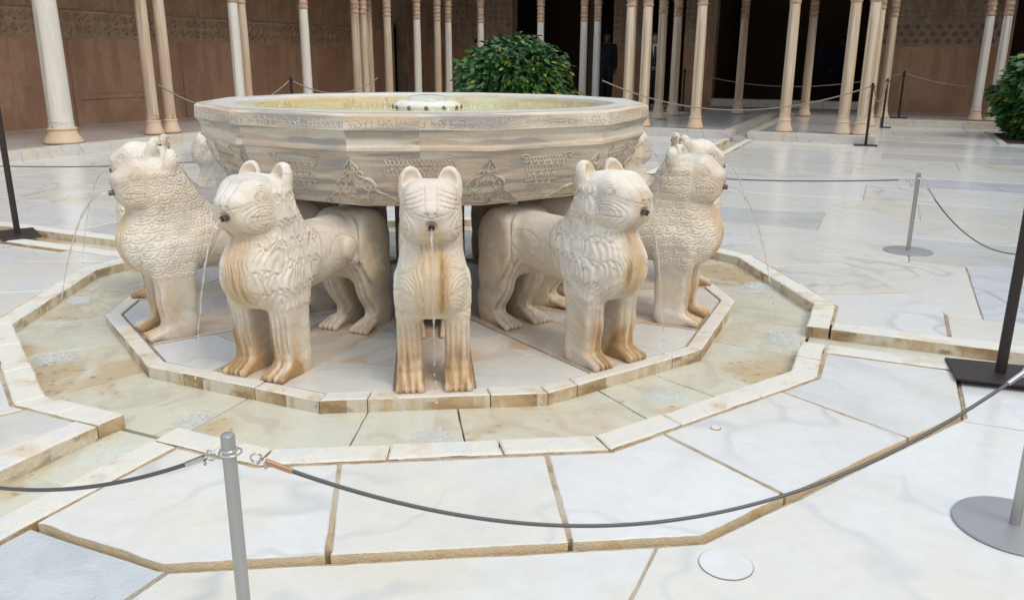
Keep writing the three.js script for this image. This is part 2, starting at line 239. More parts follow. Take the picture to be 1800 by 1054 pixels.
// ---------------------------------------------------------------- the ground, the channels and the paving
const Y_OUT = -.017, Y_FLOOR = -.05, CW = .125, R_KI = 2.061, R_KO = 2.175, R_RING = 2.71, R_PL = 1.664, c15 = cos(15 * D2R);
const KZ = CW + .11;                                       // half width of a channel with its kerbs
{
  const g = new THREE.PlaneGeometry(160, 160).rotateX(-PI / 2); const base = mesh('ground', boxUV(g), mortarMat); base.position.y = -.085; tag(base, 'tan ground under the whole marble courtyard', 'ground', null, 'structure');
  // bed of the outer paving: four quarters, cut round the fountain ring
  const bed = group('courtyard_paving'); tag(bed, 'broad white marble slabs paving the courtyard round the fountain', 'paving', null, 'structure');
  const quarters = [];
  for (let q = 0; q < 4; q++) {
    const pts = [[KZ, 30], [KZ, R_RING * c15]]; for (const a of [15, 45, 75]) pts.push([R_RING * sin(a * D2R), R_RING * cos(a * D2R)]); pts.push([R_RING * c15, KZ], [30, KZ], [30, 30]);
    const t = q * PI / 2; quarters.push(slabGeo(pts.map(([x, z]) => [x * cos(t) - z * sin(t), x * sin(t) + z * cos(t)]), Y_OUT - .006, .05, { gap: 0, R: rng(q) }));
  }
  mesh('mortar_bed', quarters, mortarMat, bed);
  const R = rng(7);
  const slab = (rect, mat, o = {}) => { const p = outsideRing(rect, R_RING + .008); if (!p || abs(area(p)) < .01) return; const near = hypot(rect[0][0] - 1.5, rect[0][1] - 1.5) < 4; return mesh('slab', slabGeo(p, (o.y ?? Y_OUT) + (R() - .5) * .003, .045 + (o.y ? .02 : 0), { gap: .004, bevel: .003, R, turn: R() < .5 ? 0 : .12, rough: near ? .0025 : 0, step: .06, ...o }), mat || slabMat[floor(R() * 6)], bed); };
  const rect = (x0, x1, z0, z1) => [[x0, z0], [x1, z0], [x1, z1], [x0, z1]];
  // the quarter the camera stands in
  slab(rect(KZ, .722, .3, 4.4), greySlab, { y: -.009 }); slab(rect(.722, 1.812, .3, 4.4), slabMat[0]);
  slab(rect(1.812, 4.6, .74, 3.1), slabMat[2]); slab(rect(1.812, 4.6, 3.1, 7), slabMat[0]); slab(rect(.722, 1.812, 4.4, 7), slabMat[1]); slab(rect(KZ, .722, 4.4, 7), slabMat[0]);
  slab(rect(2.3, 3.3, KZ, .74), slabMat[2]); slab(rect(3.3, 6, KZ, .74), slabMat[1]); slab(rect(4.6, 7, .74, 4), slabMat[0]);
  // inlaid round lids
  for (const [x, z, r] of [[1.994, 1.997, .068], [1.978, -2.004, .055]]) {
    const n = 40, p = []; for (let i = 0; i < n; i++) p.push([x + r * cos(i / n * 2 * PI), z + r * sin(i / n * 2 * PI)]);
    mesh('lid_joint', slabGeo(p.map(([a, b]) => [x + (a - x) * 1.018, z + (b - z) * 1.018]), Y_OUT + .0018, .01, { gap: 0, bevel: .0003, R }), std({ color: lin(.28, .24, .2), roughness: .8 }), bed);
    mesh('round_lid', slabGeo(p, Y_OUT + .0030, .01, { gap: .0005, bevel: .0006, R }), slabMat[2], bed);
  }
  // the other quarters: rows along x with broken joints
  const rows = (sx, sz, zs, x0, xEnd, wMin, wMax) => { for (let i = 0; i + 1 < zs.length; i++) { let x = x0; while (x < xEnd) { const w = wMin + R() * (wMax - wMin); const X = x + w; slab(rect(min(sx * x, sx * X), max(sx * x, sx * X), min(sz * zs[i], sz * zs[i + 1]), max(sz * zs[i], sz * zs[i + 1])), null, { step: .2 }); x = X; } } };
  rows(1, -1, [KZ, .69, 1.9, 2.75, 3.55, 4.5, 5.6, 6.4, 7.3, 8.3, 9.2, 10.2, 11.2, 12.3, 13.4, 14.9], KZ, 8, 1.3, 2.6);
  rows(-1, -1, [KZ, 1.1, 2.0, 2.9, 3.8, 4.8, 5.7, 6.6, 7.6, 8.5, 9.5, 10.5, 11.6, 12.7, 13.8, 14.9], KZ, 9, 1.2, 2.4);
  rows(-1, 1, [KZ, 1.3, 2.35, 3.3, 4.5], KZ, 8, 1.0, 2.0);

  // the raised ring of slabs round the channel
  const ring = group('fountain_ring_paving'); tag(ring, 'raised twelve sided ring of white marble slabs round the fountain channel', 'paving', null, 'structure');
  const edgeA = (A0, s, Rr) => A0 + s * Math.atan(KZ / (Rr * c15)) / D2R, seg = (a1, a2, Rr) => { const o = []; for (let c = -735; c <= 735; c += 30) if (c > a1 + .05 && c < a2 - .05) o.push(c); return [a1, ...o, a2].map(a => dodeca(Rr, a)); };
  const cut = [[-30, 1], [-8.3, -6.3], [9.5, 7.5], [21.2, 22.7], [38.8, 37.3], [60, -1], null, [60, 1], [81, 82.5], [98, 97.3], [112, 114], [130, 128], [150, -1], null, [150, 1], [170, 171], [190, 188], [206, 207], [222, 220], [240, -1], null, [240, 1], [250, 253], [268, 269], [285, 284], [301, 303], [317, 315], [330, -1]];
  const ends = q => q[1] === 1 || q[1] === -1 ? [edgeA(q[0], q[1], R_KO), edgeA(q[0], q[1], R_RING)] : q;
  const R2 = rng(99), look = [0, 2, 2, 0, 1, 0, 1, 2, 1, 0, 2, 1, 0, 1];
  let k = 0;
  for (let i = 0; i + 1 < cut.length; i++) {
    if (!cut[i] || !cut[i + 1]) continue; const [a0, b0] = ends(cut[i]), [a1, b1] = ends(cut[i + 1]);
    const poly = [...seg(b0, b1, R_RING), ...seg(a0, a1, R_KO + .004).reverse()];
    mesh('slab', slabGeo(poly, (R2() - .5) * .003, .05, { gap: .0075, bevel: .0035, rough: .0028, step: .022, R: R2, turn: R2() * 6, split: true }), [slabMat[look[k % 14]], ringSide], ring); k++;
    mesh('mortar_bed', slabGeo([...seg(b0, b1, R_RING - .03), ...seg(a0, a1, R_KO - .07).reverse()], -.0045, .05, { gap: 0, bevel: .001, R: R2 }), mortarMat, ring);
  }
  { const n = 20, p = [], q = []; for (let i = 0; i < n; i++) { const t = i / n * 2 * PI; p.push([1.818 + .019 * cos(t), 1.22 + .019 * sin(t)]); q.push([1.818 + .0155 * cos(t), 1.22 + .0155 * sin(t)]); } mesh('plug_joint', slabGeo(p, .0026, .006, { gap: 0, bevel: .0004, R }), mortarMat, ring); mesh('round_plug', slabGeo(q, .0044, .006, { gap: 0, bevel: .0006, R }), slabMat[0], ring); }

  // kerb of the ring channel: worn stones, open where the four channels leave
  const kerb = group('channel_kerb'); tag(kerb, 'worn cream stone kerb round the shallow ring channel', 'kerb', null, 'structure');
  const R3 = rng(5);
  for (let e = 0; e < 12; e++) {
    const A = e * 30, open = [60, 150, 240, 330].includes(A), [s, c] = ang(A), at = (r, l) => [s * r + c * l, c * r - s * l], ri = R_KI * c15, ro = R_KO * c15, t15 = Math.tan(15 * D2R);
    const L = [-1, -.34 + (R3() - .5) * .3, .3 + (R3() - .5) * .3, 1], pieces = open ? [[-1, -.62], [-.62, -CW / (ri * t15)], [CW / (ri * t15), .66], [.66, 1]] : L.slice(0, 3).map((a, i) => [a, L[i + 1]]);
    for (const [a, b] of pieces) mesh('kerb_stone', slabGeo([at(ri, a * ri * t15), at(ri, b * ri * t15), at(ro, b * ro * t15), at(ro, a * ro * t15)], .004 + R3() * .005, .07, { gap: .003, bevel: .007, rough: .004, step: .035, R: R3, turn: R3() * 6, split: true }), [kerbMat, kerbSide], kerb);
  }
  // floor of the ring channel and of the four straight channels
  const fl = group('channel_floor'); tag(fl, 'stained marble floor slabs of the ring channel under shallow water', 'channel floor', null, 'structure');
  const fcut = [-27, -9, 3, 24, 35, 55, 68, 92, 108, 133, 160, 185, 205, 228, 250, 262, 281, 296, 312, 333];
  for (let i = 0; i + 1 < fcut.length; i++) mesh('slab', slabGeo([...seg(fcut[i], fcut[i + 1], R_KI + .01), ...seg(fcut[i], fcut[i + 1], R_PL - .03).reverse()], Y_FLOOR, .03, { gap: .003, bevel: .003, R: R3, turn: R3() * 6, rough: .004 }), channelMat, fl);
  const chan = [[1, 0, 12.4, 'right'], [0, 1, 8, 'towards the lower left'], [-1, 0, 7.8, 'left'], [0, -1, 10.2, 'towards the pavilion']];
  for (const [dx, dz, len, word] of chan) {
    const g = group('straight_channel'); tag(g, 'shallow stone channel leaving the fountain ' + word, 'water channel', null, 'structure');
    const at = (r, l) => [dx * r - dz * l, dz * r + dx * l], r0 = R_KI * c15 + .02;
    for (let r = r0; r < len; r += 1.4) mesh('floor_slab', slabGeo([at(r, -CW - .02), at(min(len, r + 1.4), -CW - .02), at(min(len, r + 1.4), CW + .02), at(r, CW + .02)], Y_FLOOR - .002, .03, { gap: .002, bevel: .003, R: R3 }), channelMat, g);
    for (const sd of [-1, 1]) { let r = R_KO * c15 + .004; while (r < len) { const e = min(len, r + .8 + R3() * .8), inner = r < R_RING * c15; mesh('kerb_stone', slabGeo([at(r, sd * CW), at(e, sd * CW), at(e, sd * KZ), at(r, sd * KZ)], (r < 2.6 ? .004 : Y_OUT + .022) + R3() * .005, .08, { gap: .003, bevel: .008, rough: .004, step: .05, R: R3, split: true }), [kerbMat, kerbSide], g); r = e; } }
  }
  // water standing in the channels
  const wp = []; for (let a = 15; a < 375; a += 30) wp.push(dodeca(R_KI + .02, a));
  const shape = new THREE.Shape(wp.map(p => new THREE.Vector2(p[0], -p[1]))); shape.holes.push(new THREE.Path(wp.map(p => new THREE.Vector2(p[0] * .79, -p[1] * .79))));
  const wg = [new THREE.ShapeGeometry(shape).rotateX(-PI / 2)];
  for (const [dx, dz, len] of chan) { const a = R_KI * c15 + .021, w = CW + .01; wg.push(new THREE.PlaneGeometry(dx ? len - a : 2 * w, dx ? 2 * w : len - a).rotateX(-PI / 2).translate(dx * (a + len) / 2, 0, dz * (a + len) / 2)); }
  const w = mesh('channel_water', boxUV(mergeGeometries(wg.map(g => g.toNonIndexed()))), waterMat); w.position.y = -.036; tag(w, 'clear shallow water in the ring channel and its outlets', 'water', null, 'structure');

  // the twelve-sided plinth under the lions
  const pl = group('lion_plinth'); tag(pl, 'low twelve sided marble plinth carrying the twelve lions', 'plinth', null, 'structure');
  const inner = []; for (let a = 15; a < 375; a += 30) inner.push(dodeca(R_PL - .08, a));
  mesh('plinth_bed', slabGeo(inner, -.007, .06, { gap: 0, R: R3 }), mortarMat, pl);
  for (let e = 0; e < 12; e++) {
    const A = e * 30, [s, c] = ang(A), at = (r, l) => [s * r + c * l, c * r - s * l], ro = R_PL * c15, ri = (R_PL - .075) * c15, t15 = Math.tan(15 * D2R);
    const m1 = -.5 + (R3() - .5) * .5, m2 = .35 + (R3() - .5) * .5, cuts = [-1, m1, m2, 1];
    for (let i = 0; i < 3; i++) mesh('kerb_stone', slabGeo([at(ri, cuts[i] * ri * t15), at(ri, cuts[i + 1] * ri * t15), at(ro, cuts[i + 1] * ro * t15), at(ro, cuts[i] * ro * t15)], .003 + R3() * .003, .075, { gap: .002, bevel: .005, rough: .002, R: R3, turn: R3() * 6, split: true }), [kerbMat, kerbSide], pl);
    // between this lion and the next: a white outer slab, a stained one behind it, a grey one in the shade
    const B = A + 15, [s2, c2] = ang(A + 30), at2 = (r, l) => [s2 * r + c2 * l, c2 * r - s2 * l], w = .157, rim = (R_PL - .08);
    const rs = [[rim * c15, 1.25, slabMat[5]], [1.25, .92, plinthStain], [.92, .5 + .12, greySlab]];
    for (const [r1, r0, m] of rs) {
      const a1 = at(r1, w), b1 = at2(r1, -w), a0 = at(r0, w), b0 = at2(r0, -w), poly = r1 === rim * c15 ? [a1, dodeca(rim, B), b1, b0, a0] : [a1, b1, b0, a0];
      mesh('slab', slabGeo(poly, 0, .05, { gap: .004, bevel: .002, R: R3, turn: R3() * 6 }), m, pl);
    }
  }
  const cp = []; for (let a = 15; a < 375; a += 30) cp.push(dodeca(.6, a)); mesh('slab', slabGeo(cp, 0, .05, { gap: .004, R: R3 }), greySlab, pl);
}
// ---------------------------------------------------------------- the basin
{
  const rb = -2, b = group('fountain_basin', [0, 0, 0], (30 + rb) * D2R); tag(b, 'great twelve sided veined marble basin with carved bands, carried over the lions', 'fountain basin');
  const streak = tex(2048, 512, (u, v) => { // level bands of grey and warm stone
    const w = fbm(u * 6, v * 5, 3, 4, 6), a = fbm(u * 5 + w * .3, v * 26 + w * .5, 9, 5, 0), h = fbm(u * 3, v * 7 + w * .3, 19, 3, 0), ch = noise3(u * 700, v * 60, 3) * .5 + noise3(u * 300, v * 40, 8) * .5;
    let c = mix3([.64, .565, .46], [.40, .375, .345], sstep(-.02, .30, a)); c = mix3(c, [.68, .52, .38], .75 * sstep(.02, .36, h)); c = mix3(c, [.75, .71, .63], .75 * sstep(.03, .30, -a)); const k = 1 + .045 * ch; return c.map(x => x * k);
  });
  const bowlMat = std({ map: streak, roughness: .5, bumpMap: rep(grain, 2, 1), bumpScale: .003 }), rimMat = std({ map: rep(MT[1], .5), color: lin(.96, .92, .85), roughness: .34, bumpMap: rep(grain, 1.5), bumpScale: .002 });
  const innerMat = std({ map: rep(stainTex, .8), color: lin(.88, .88, .70), roughness: .5 });
  // profile: circumradius, height. Faces are flat; a face's local frame: X across, 0 angle at its middle
  const PR = [[1.143, 1.0165], [1.158, 1.004], [1.160, .9500], [1.153, .9440], [1.150, .934], [1.127, .918], [1.122, .890], [1.134, .878], [1.136, .866], [1.128, .858], [1.119, .845], [1.105, .80], [1.082, .745], [1.050, .69], [1.012, .645], [.985, .622], [.955, .612], [.2, .612]].map(([r, y]) => y < .94 && y > .86 ? [lerp(r, 1.143, .55), y] : [r, y]);
  const strip = (P, u0 = 0) => { const pos = [], uv = []; for (let k = 0; k < 12; k++) { const a0 = (k * 30 - 15) * D2R, a1 = (k * 30 + 15) * D2R; let v = 0; for (let i = 0; i + 1 < P.length; i++) { const [r, y] = P[i], [q, z] = P[i + 1], L = hypot(r - q, y - z), N = 1; const A = [r * sin(a0), y, r * cos(a0)], B = [r * sin(a1), y, r * cos(a1)], Cc = [q * sin(a1), z, q * cos(a1)], D = [q * sin(a0), z, q * cos(a0)]; pos.push(...A, ...D, ...Cc, ...A, ...Cc, ...B); const h = r * .2588, g = q * .2588, o = k * .61 + u0; uv.push(-h + o, -v, -g + o, -v - L, g + o, -v - L, -h + o, -v, g + o, -v - L, h + o, -v); v += L; } } const g = new THREE.BufferGeometry(); g.setAttribute('position', new THREE.Float32BufferAttribute(pos, 3)); g.setAttribute('uv', new THREE.Float32BufferAttribute(uv.map((x, i) => i % 2 ? x * 1.4 : x * .62), 2)); g.computeVertexNormals(); return g; };
  mesh('bowl', strip(PR), bowlMat, b);
  // rim: twelve-sided outside, round inside
  { const s = new THREE.Shape(); for (let k = 0; k < 12; k++) { const a = (k * 30 - 15) * D2R; s[k ? 'lineTo' : 'moveTo'](1.143 * sin(a), -1.143 * cos(a)); } const h = new THREE.Path(); h.absarc(0, 0, .985, 0, 2 * PI, true); s.holes.push(h);
    const top = new THREE.ShapeGeometry(s, 64).rotateX(-PI / 2).translate(0, 1.0175, 0), lip = lathe([[.985, 1.0175], [.976, 1.014], [.972, 1.005], [.970, .99]], 96); mesh('rim', [boxUV(top), boxUV(lip)], rimMat, b); }
  mesh('inner_wall', boxUV(lathe([[.970, .992], [.962, .97], [.93, .93], [.85, .88], [.5, .85], [0, .845]], 72)), innerMat, b);
  // carving. Face point: s across, t from 0 (band) to 1 (bottom) on the bowl, out: height of the relief
  const bowlAt = (k, s, t, out = 0) => { const P = PR.slice(10, 16), f = clamp(t, 0, .999) * 5, i = floor(f), q = f - i, r = lerp(P[i][0], P[i + 1][0], q), y = lerp(P[i][1], P[i + 1][1], q), nr = P[i][1] - P[i + 1][1], ny = -(P[i][0] - P[i + 1][0]), l = hypot(nr, ny); const a = k * 30 * D2R, ap = r * c15 + out * nr / l; return V3(ap * sin(a) + s * cos(a), y + out * ny / l, ap * cos(a) - s * sin(a)); };
  const cornerAt = (k, s, t, out) => { if (s < 0) { const h = lerp(1.119, .985, t) * .2588; return bowlAt(k, h + s, t, out); } const h = lerp(1.119, .985, t) * .2588; return bowlAt(k + 1, -h + s, t, out); };
  const relief = [], rs = (pts, r = .0042) => tube(pts, r * .85, pts.length * 2, 5);
  function knot(k, kind) { // interlaced lattice carved at the middle of a face
    const g = [], rowsN = kind ? 3 : 5;
    for (let r = 0; r < rowsN; r++) { const half = kind ? [.15, .15, .11][r] : [.115, .098, .08, .06, .035][r], n = Math.round(half * 2 / .0175), tc = .13 + r * (kind ? .17 : .155);
      for (const sg of [-1, 1]) { const p = []; for (let i = 0; i <= n * 4; i++) { const x = -half + i / (n * 4) * 2 * half; p.push(bowlAt(k, x, tc + sg * .058 * sin((x / .035 + .25 * r) * 2 * PI), -.0008 + sg * .0010 * cos((x / .035 + .25 * r) * 2 * PI))); } g.push(tube(p, .0042, n * 6, 5)); }
      if (r) for (let i = -3; i <= 3; i++) { const x = i * .035 - .25 * r * .035; if (abs(x) < half) { g.push(rs([bowlAt(k, x - .0087, tc - .09, .002), bowlAt(k, x, tc - .05, .003), bowlAt(k, x + .0087, tc - .1, .002)])); } } }
    for (const s of [-1, 1]) g.push(rs([bowlAt(k, s * .12, .1, .002), bowlAt(k, s * .135, .05, .002), bowlAt(k, s * .115, .02, .002), bowlAt(k, s * .09, .06, .002)]));
    return g;
  }
  function scroll(at, cx, cy, r0, turns, dir, g, a0 = 0, w = .0068) { const p = []; for (let i = 0; i <= 14; i++) { const t = i / 14, a = a0 + dir * t * turns * 2 * PI, r = r0 * (1 - .8 * t); p.push(at(cx + r * cos(a), clamp(cy + r * sin(a) / .235, .03, .97), -.0015)); } g.push(tube(p, w, 22, 5)); }
  function arabesque(k) { // scrolled palmette over a corner
    const g = [], at = (s, t, o) => cornerAt(k, s, t, o);
    for (const s of [-1, 1]) {
      scroll(at, s * .026, .34, .026, 1.2, s, g, PI / 2); scroll(at, s * .050, .50, .032, 1.3, -s, g, 0); scroll(at, s * .075, .70, .036, 1.5, s, g, PI); scroll(at, s * .125, .82, .028, 1.3, -s, g, 0); scroll(at, s * .028, .78, .028, 1.2, s, g, 1); scroll(at, s * .160, .90, .018, 1.2, s, g, 2);
      g.push(rs([at(0, .05, .002), at(s * .012, .14, .003), at(s * .028, .24, .003), at(s * .014, .31, .003), at(s * .06, .40, .003), at(s * .085, .50, .003), at(s * .075, .58, .003), at(s * .12, .66, .003), at(s * .14, .74, .003), at(s * .18, .84, .003), at(s * .19, .93, .003)], .0055));
      g.push(rs([at(s * .004, .2, .002), at(s * .012, .25, .003), at(0, .3, .002)], .005), rs([at(0, .95, .002), at(s * .05, .93, .003), at(s * .1, .96, .002)], .005));
    }
    return g;
  }
  const R = rng(12), pieces = [];
  for (let k = 0; k < 12; k++) { mesh('knot_relief', boxUV(mergeGeometries(knot(k, (k + 1) % 2).map(g => g.toNonIndexed()))), bowlMat, b); mesh('arabesque_relief', boxUV(mergeGeometries(arabesque(k).map(g => g.toNonIndexed()))), bowlMat, b); }
  // the carved band of flowing script under the rim: low worn relief
  for (let k = 0; k < 12; k++) {
    const g = [], a = k * 30 * D2R, P = (s, y, o = .0) => { const ap = 1.1595 * c15 + o * .6 - .0014; return V3(ap * sin(a) + s * cos(a), y, ap * cos(a) - s * sin(a)); }; let x = -.285;
    while (x < .28) { const w = .012 + R() * .02, y0 = .958 + R() * .006, h = .02 + R() * .02, kind = R();
      if (kind < .4) g.push(tube([P(x, y0), P(x + .002, y0 + h * .6, .001), P(x - .001, .999 - R() * .006)], .0026, 6, 4));
      if (kind > .25) g.push(tube([P(x, y0 + .004), P(x + w * .4, y0 - .002, .0015), P(x + w, y0 + .006, .0015), P(x + w * .8, y0 + .017, .0015), P(x + w * .3, y0 + .012)], .0026, 10, 4));
      if (kind > .7) g.push(tube([P(x - .004, .985), P(x + .006, .992, .0015), P(x + .014, .984)], .0024, 6, 4));
      x += w * .8 + .004; }
    mesh('script_relief', boxUV(mergeGeometries(g.map(q => q.toNonIndexed()))), bowlMat, b);
  }
  mesh('pedestal', boxUV(lathe([[.205, -.002], [.205, .06], [.19, .08], [.19, .58], [.20, .6], [.20, .6125]], 12)), std({ color: lin(.22, .17, .14), roughness: .8, bumpMap: rep(grain, 3), bumpScale: .01 }), b);
  // spout in the middle: low lobed marble collar with a dome of water
  const sp = []; for (let i = 0; i < 8; i++) { const t = i / 8 * 2 * PI + .2; sp.push(new THREE.SphereGeometry(.036, 10, 8).scale(1, .62, 1).translate(.135 * cos(t), .992, .135 * sin(t))); }
  const spout = mesh('spout', [...sp, lathe([[.03, .85], [.15, .86], [.165, .965], [.178, .985], [.176, 1.0], [.15, 1.012], [.1, 1.016], [.06, 1.01]], 32)].map(g => boxUV(g)), std({ map: rep(kerbTex, 3), roughness: .5 }), b);
  const holes = []; for (let i = 0; i < 12; i++) { const t = i / 12 * 2 * PI; holes.push(new THREE.SphereGeometry(.011, 8, 6).translate(.1765 * cos(t), .985, .1765 * sin(t))); } mesh('spout_hole', holes, std({ color: lin(.20, .15, .09), roughness: .9 }), spout);
  mesh('water_dome', boxUV(lathe([[.10, 1.012], [.105, 1.026], [.09, 1.038], [.06, 1.044], [.02, 1.046], [0, 1.046]], 28)), foamMat, spout);

  const wv = new THREE.CircleGeometry(.966, 96).rotateX(-PI / 2); const bw = mesh('basin_water', boxUV(wv), phys({ color: lin(.93, .97, .85), roughness: .03, transmission: 1, thickness: 0, ior: 1.33, bumpMap: rep(tex(512, 512, (u, v) => .5 + .6 * fbm(u * 14, v * 14, 7, 4, 14), false), 1.1), bumpScale: .02 }));
  bw.position.set(0, .978, 0); tag(bw, 'rippled greenish water filling the great basin', 'water', null, 'structure');
  const Rf = rng(44), fo = []; for (let i = 0; i < 120; i++) { const t = Rf() * 2 * PI, r = .19 + .76 * Math.pow(Rf(), 1.2), q = .002 + .004 * Rf() * Rf(); fo.push(new THREE.IcosahedronGeometry(q, 1).translate(r * cos(t), .978 + q * .3, r * sin(t))); }
  tag(mesh('bubbles', fo, std({ color: lin(.9, .92, .92), roughness: .15 })), 'white bubbles scattered over the basin water', 'bubbles', null, 'stuff');
}

// ---------------------------------------------------------------- the twelve lions
// local axes: x outwards from the fountain (true radius), y up, z to the lion's side
function lionField(tailSide, up, short = 1) {
  const su = sin(up), cu = cos(up);
  return (x, y, z) => {
    const a = abs(z); x -= .046 * sstep(1.18, .84, x);
    if (y < -.02 || x < .5 || x > 1.8 || a > .25 || y > .97) return max(.05, hypot(max(0, .55 - x, x - 1.74), max(0, -y, y - .92), max(0, a - .2)));
    // trunk
    let d = (() => { const t = clamp((x - .82) / .5), r = lerp(.126, .146, t), cy = lerp(.437, .425, t), cx = clamp(x, .80, 1.34); return (hypot((x - cx), (y - cy), z * r / lerp(.110, .116, t)) - r); })();
    // haunches and hind legs, cut like boards with rounded edges
    const hl = smin(smin(seg2(x, y, .785, .41, .156, .738, .23, .108), seg2(x, y, .738, .23, .108, .688, .10, .086), .05), smin(seg2(x, y, .655, .105, .058, .672, .05, .066), seg2(x, y, .665, .035, .05, .82, .026, .034), .05), .05);
    const ht = .135 - .02 * sstep(.3, .1, y), hi = y < .36 ? .040 : .0;
    let h = smax(hl, max(a - ht, hi - a), .05); h = smin(h, smax(seg2(x, y, .79, .415, .15, .80, .40, .15), a - .136, .09), .03);
    for (let i = 0; i < 4; i++) h = smin(h, seg3(x, y, a, [.78, .040, .051 + i * .0215, .0125], [.885, .016, .046 + i * .0245, .0150]), .006);
    d = smin(d, h, .035);
    // chest, mane and neck: narrower at the throat, sloping back to the withers
    const cm = smin(smin(seg2(x, y, 1.475, .43, .150, 1.40, .46, .165), seg2(x, y, 1.485, .46, .132, 1.458, .615, .094), .06), seg2(x, y, 1.345, .50, .13, 1.415, .66, .108), .07);
    const cw = lerp(.135, .105, sstep(.38, .585, y)) - .018 * sstep(1.50, 1.64, x);
    d = smin(d, smax(cm, a - cw, .12), .045);
    // forelegs
    const fl = smin(seg2(x, y, 1.435, .36, .10, 1.435, .17, .076), seg2(x, y, 1.435, .17, .076, 1.430, .05, .079), .03);
    let f = smax(fl, max(a - .140, .045 - a), .034);
    f = smin(f, smax(smax(seg2(x, y, 1.43, .026, .045, 1.525, .018, .030), -y, .01), max(a - .142, .043 - a), .025), .022);
    for (let i = 0; i < 4; i++) f = smin(f, seg3(x, y, a, [1.475, .046, .058 + i * .0225, .0120], [1.562, .018, .053 + i * .0262, .0168]), .006);
    d = smin(d, f, .020);
    // head
    let hx = x, hy = y; if (up) { const px = x - 1.46, py = y - .64, w = sstep(.50, .62, y); hx = lerp(x, 1.46 + px * cu + py * su, w); hy = lerp(y, .64 - px * su + py * cu, w); } if (hx > 1.5) hx = 1.5 + (hx - 1.5) * short;
    const hp = smin(smin(seg2(hx, hy, 1.455, .697, .106, 1.50, .692, .104), seg2(hx, hy, 1.54, .688, .083, 1.594, .674, .063), .06), smin(seg2(hx, hy, 1.53, .742, .054, 1.636, .716, .030), seg2(hx, hy, 1.535, .632, .050, 1.584, .634, .034), .05), .04);
    const hw = .108 - .036 * sstep(1.53, 1.67, hx) - .010 * sstep(.74, .82, hy) - .012 * sstep(.64, .57, hy);
    let hd = smax(hp, a - hw, .075);
    hd = smin(hd, ell(hx, hy, a, [1.555, .655, .052], [.078, .056, .052]), .03);        // cheeks
    d = smin(d, hd, .028);
    const ex = hx - 1.402 + .25 * (hy - .78), e = smax(ell(ex, hy, a, [0, .770, .073], [.041, .069, .047]), -ell(ex, hy, a, [.046, .787, .062], [.050, .054, .040]), .010);
    d = smin(d, e, .012);
    if (tailSide) { const zz = z * tailSide; if (zz > 0) { d = smin(d, ell(x, y, zz, [.985, .43, .108], [.062, .054, .026]), .010); d = smin(d, seg3(x, y, zz, [.95, .375, .103, .028], [.905, .335, .10, .024]), .010); d = smin(d, seg3(x, y, zz, [.90, .335, .112, .016], [.72, .285, .135, .013]), .012); } }
    return max(d, -y);
  };
}
const line = (r, w) => Math.exp(-(r * r) / (w * w));       // a cut of half width w
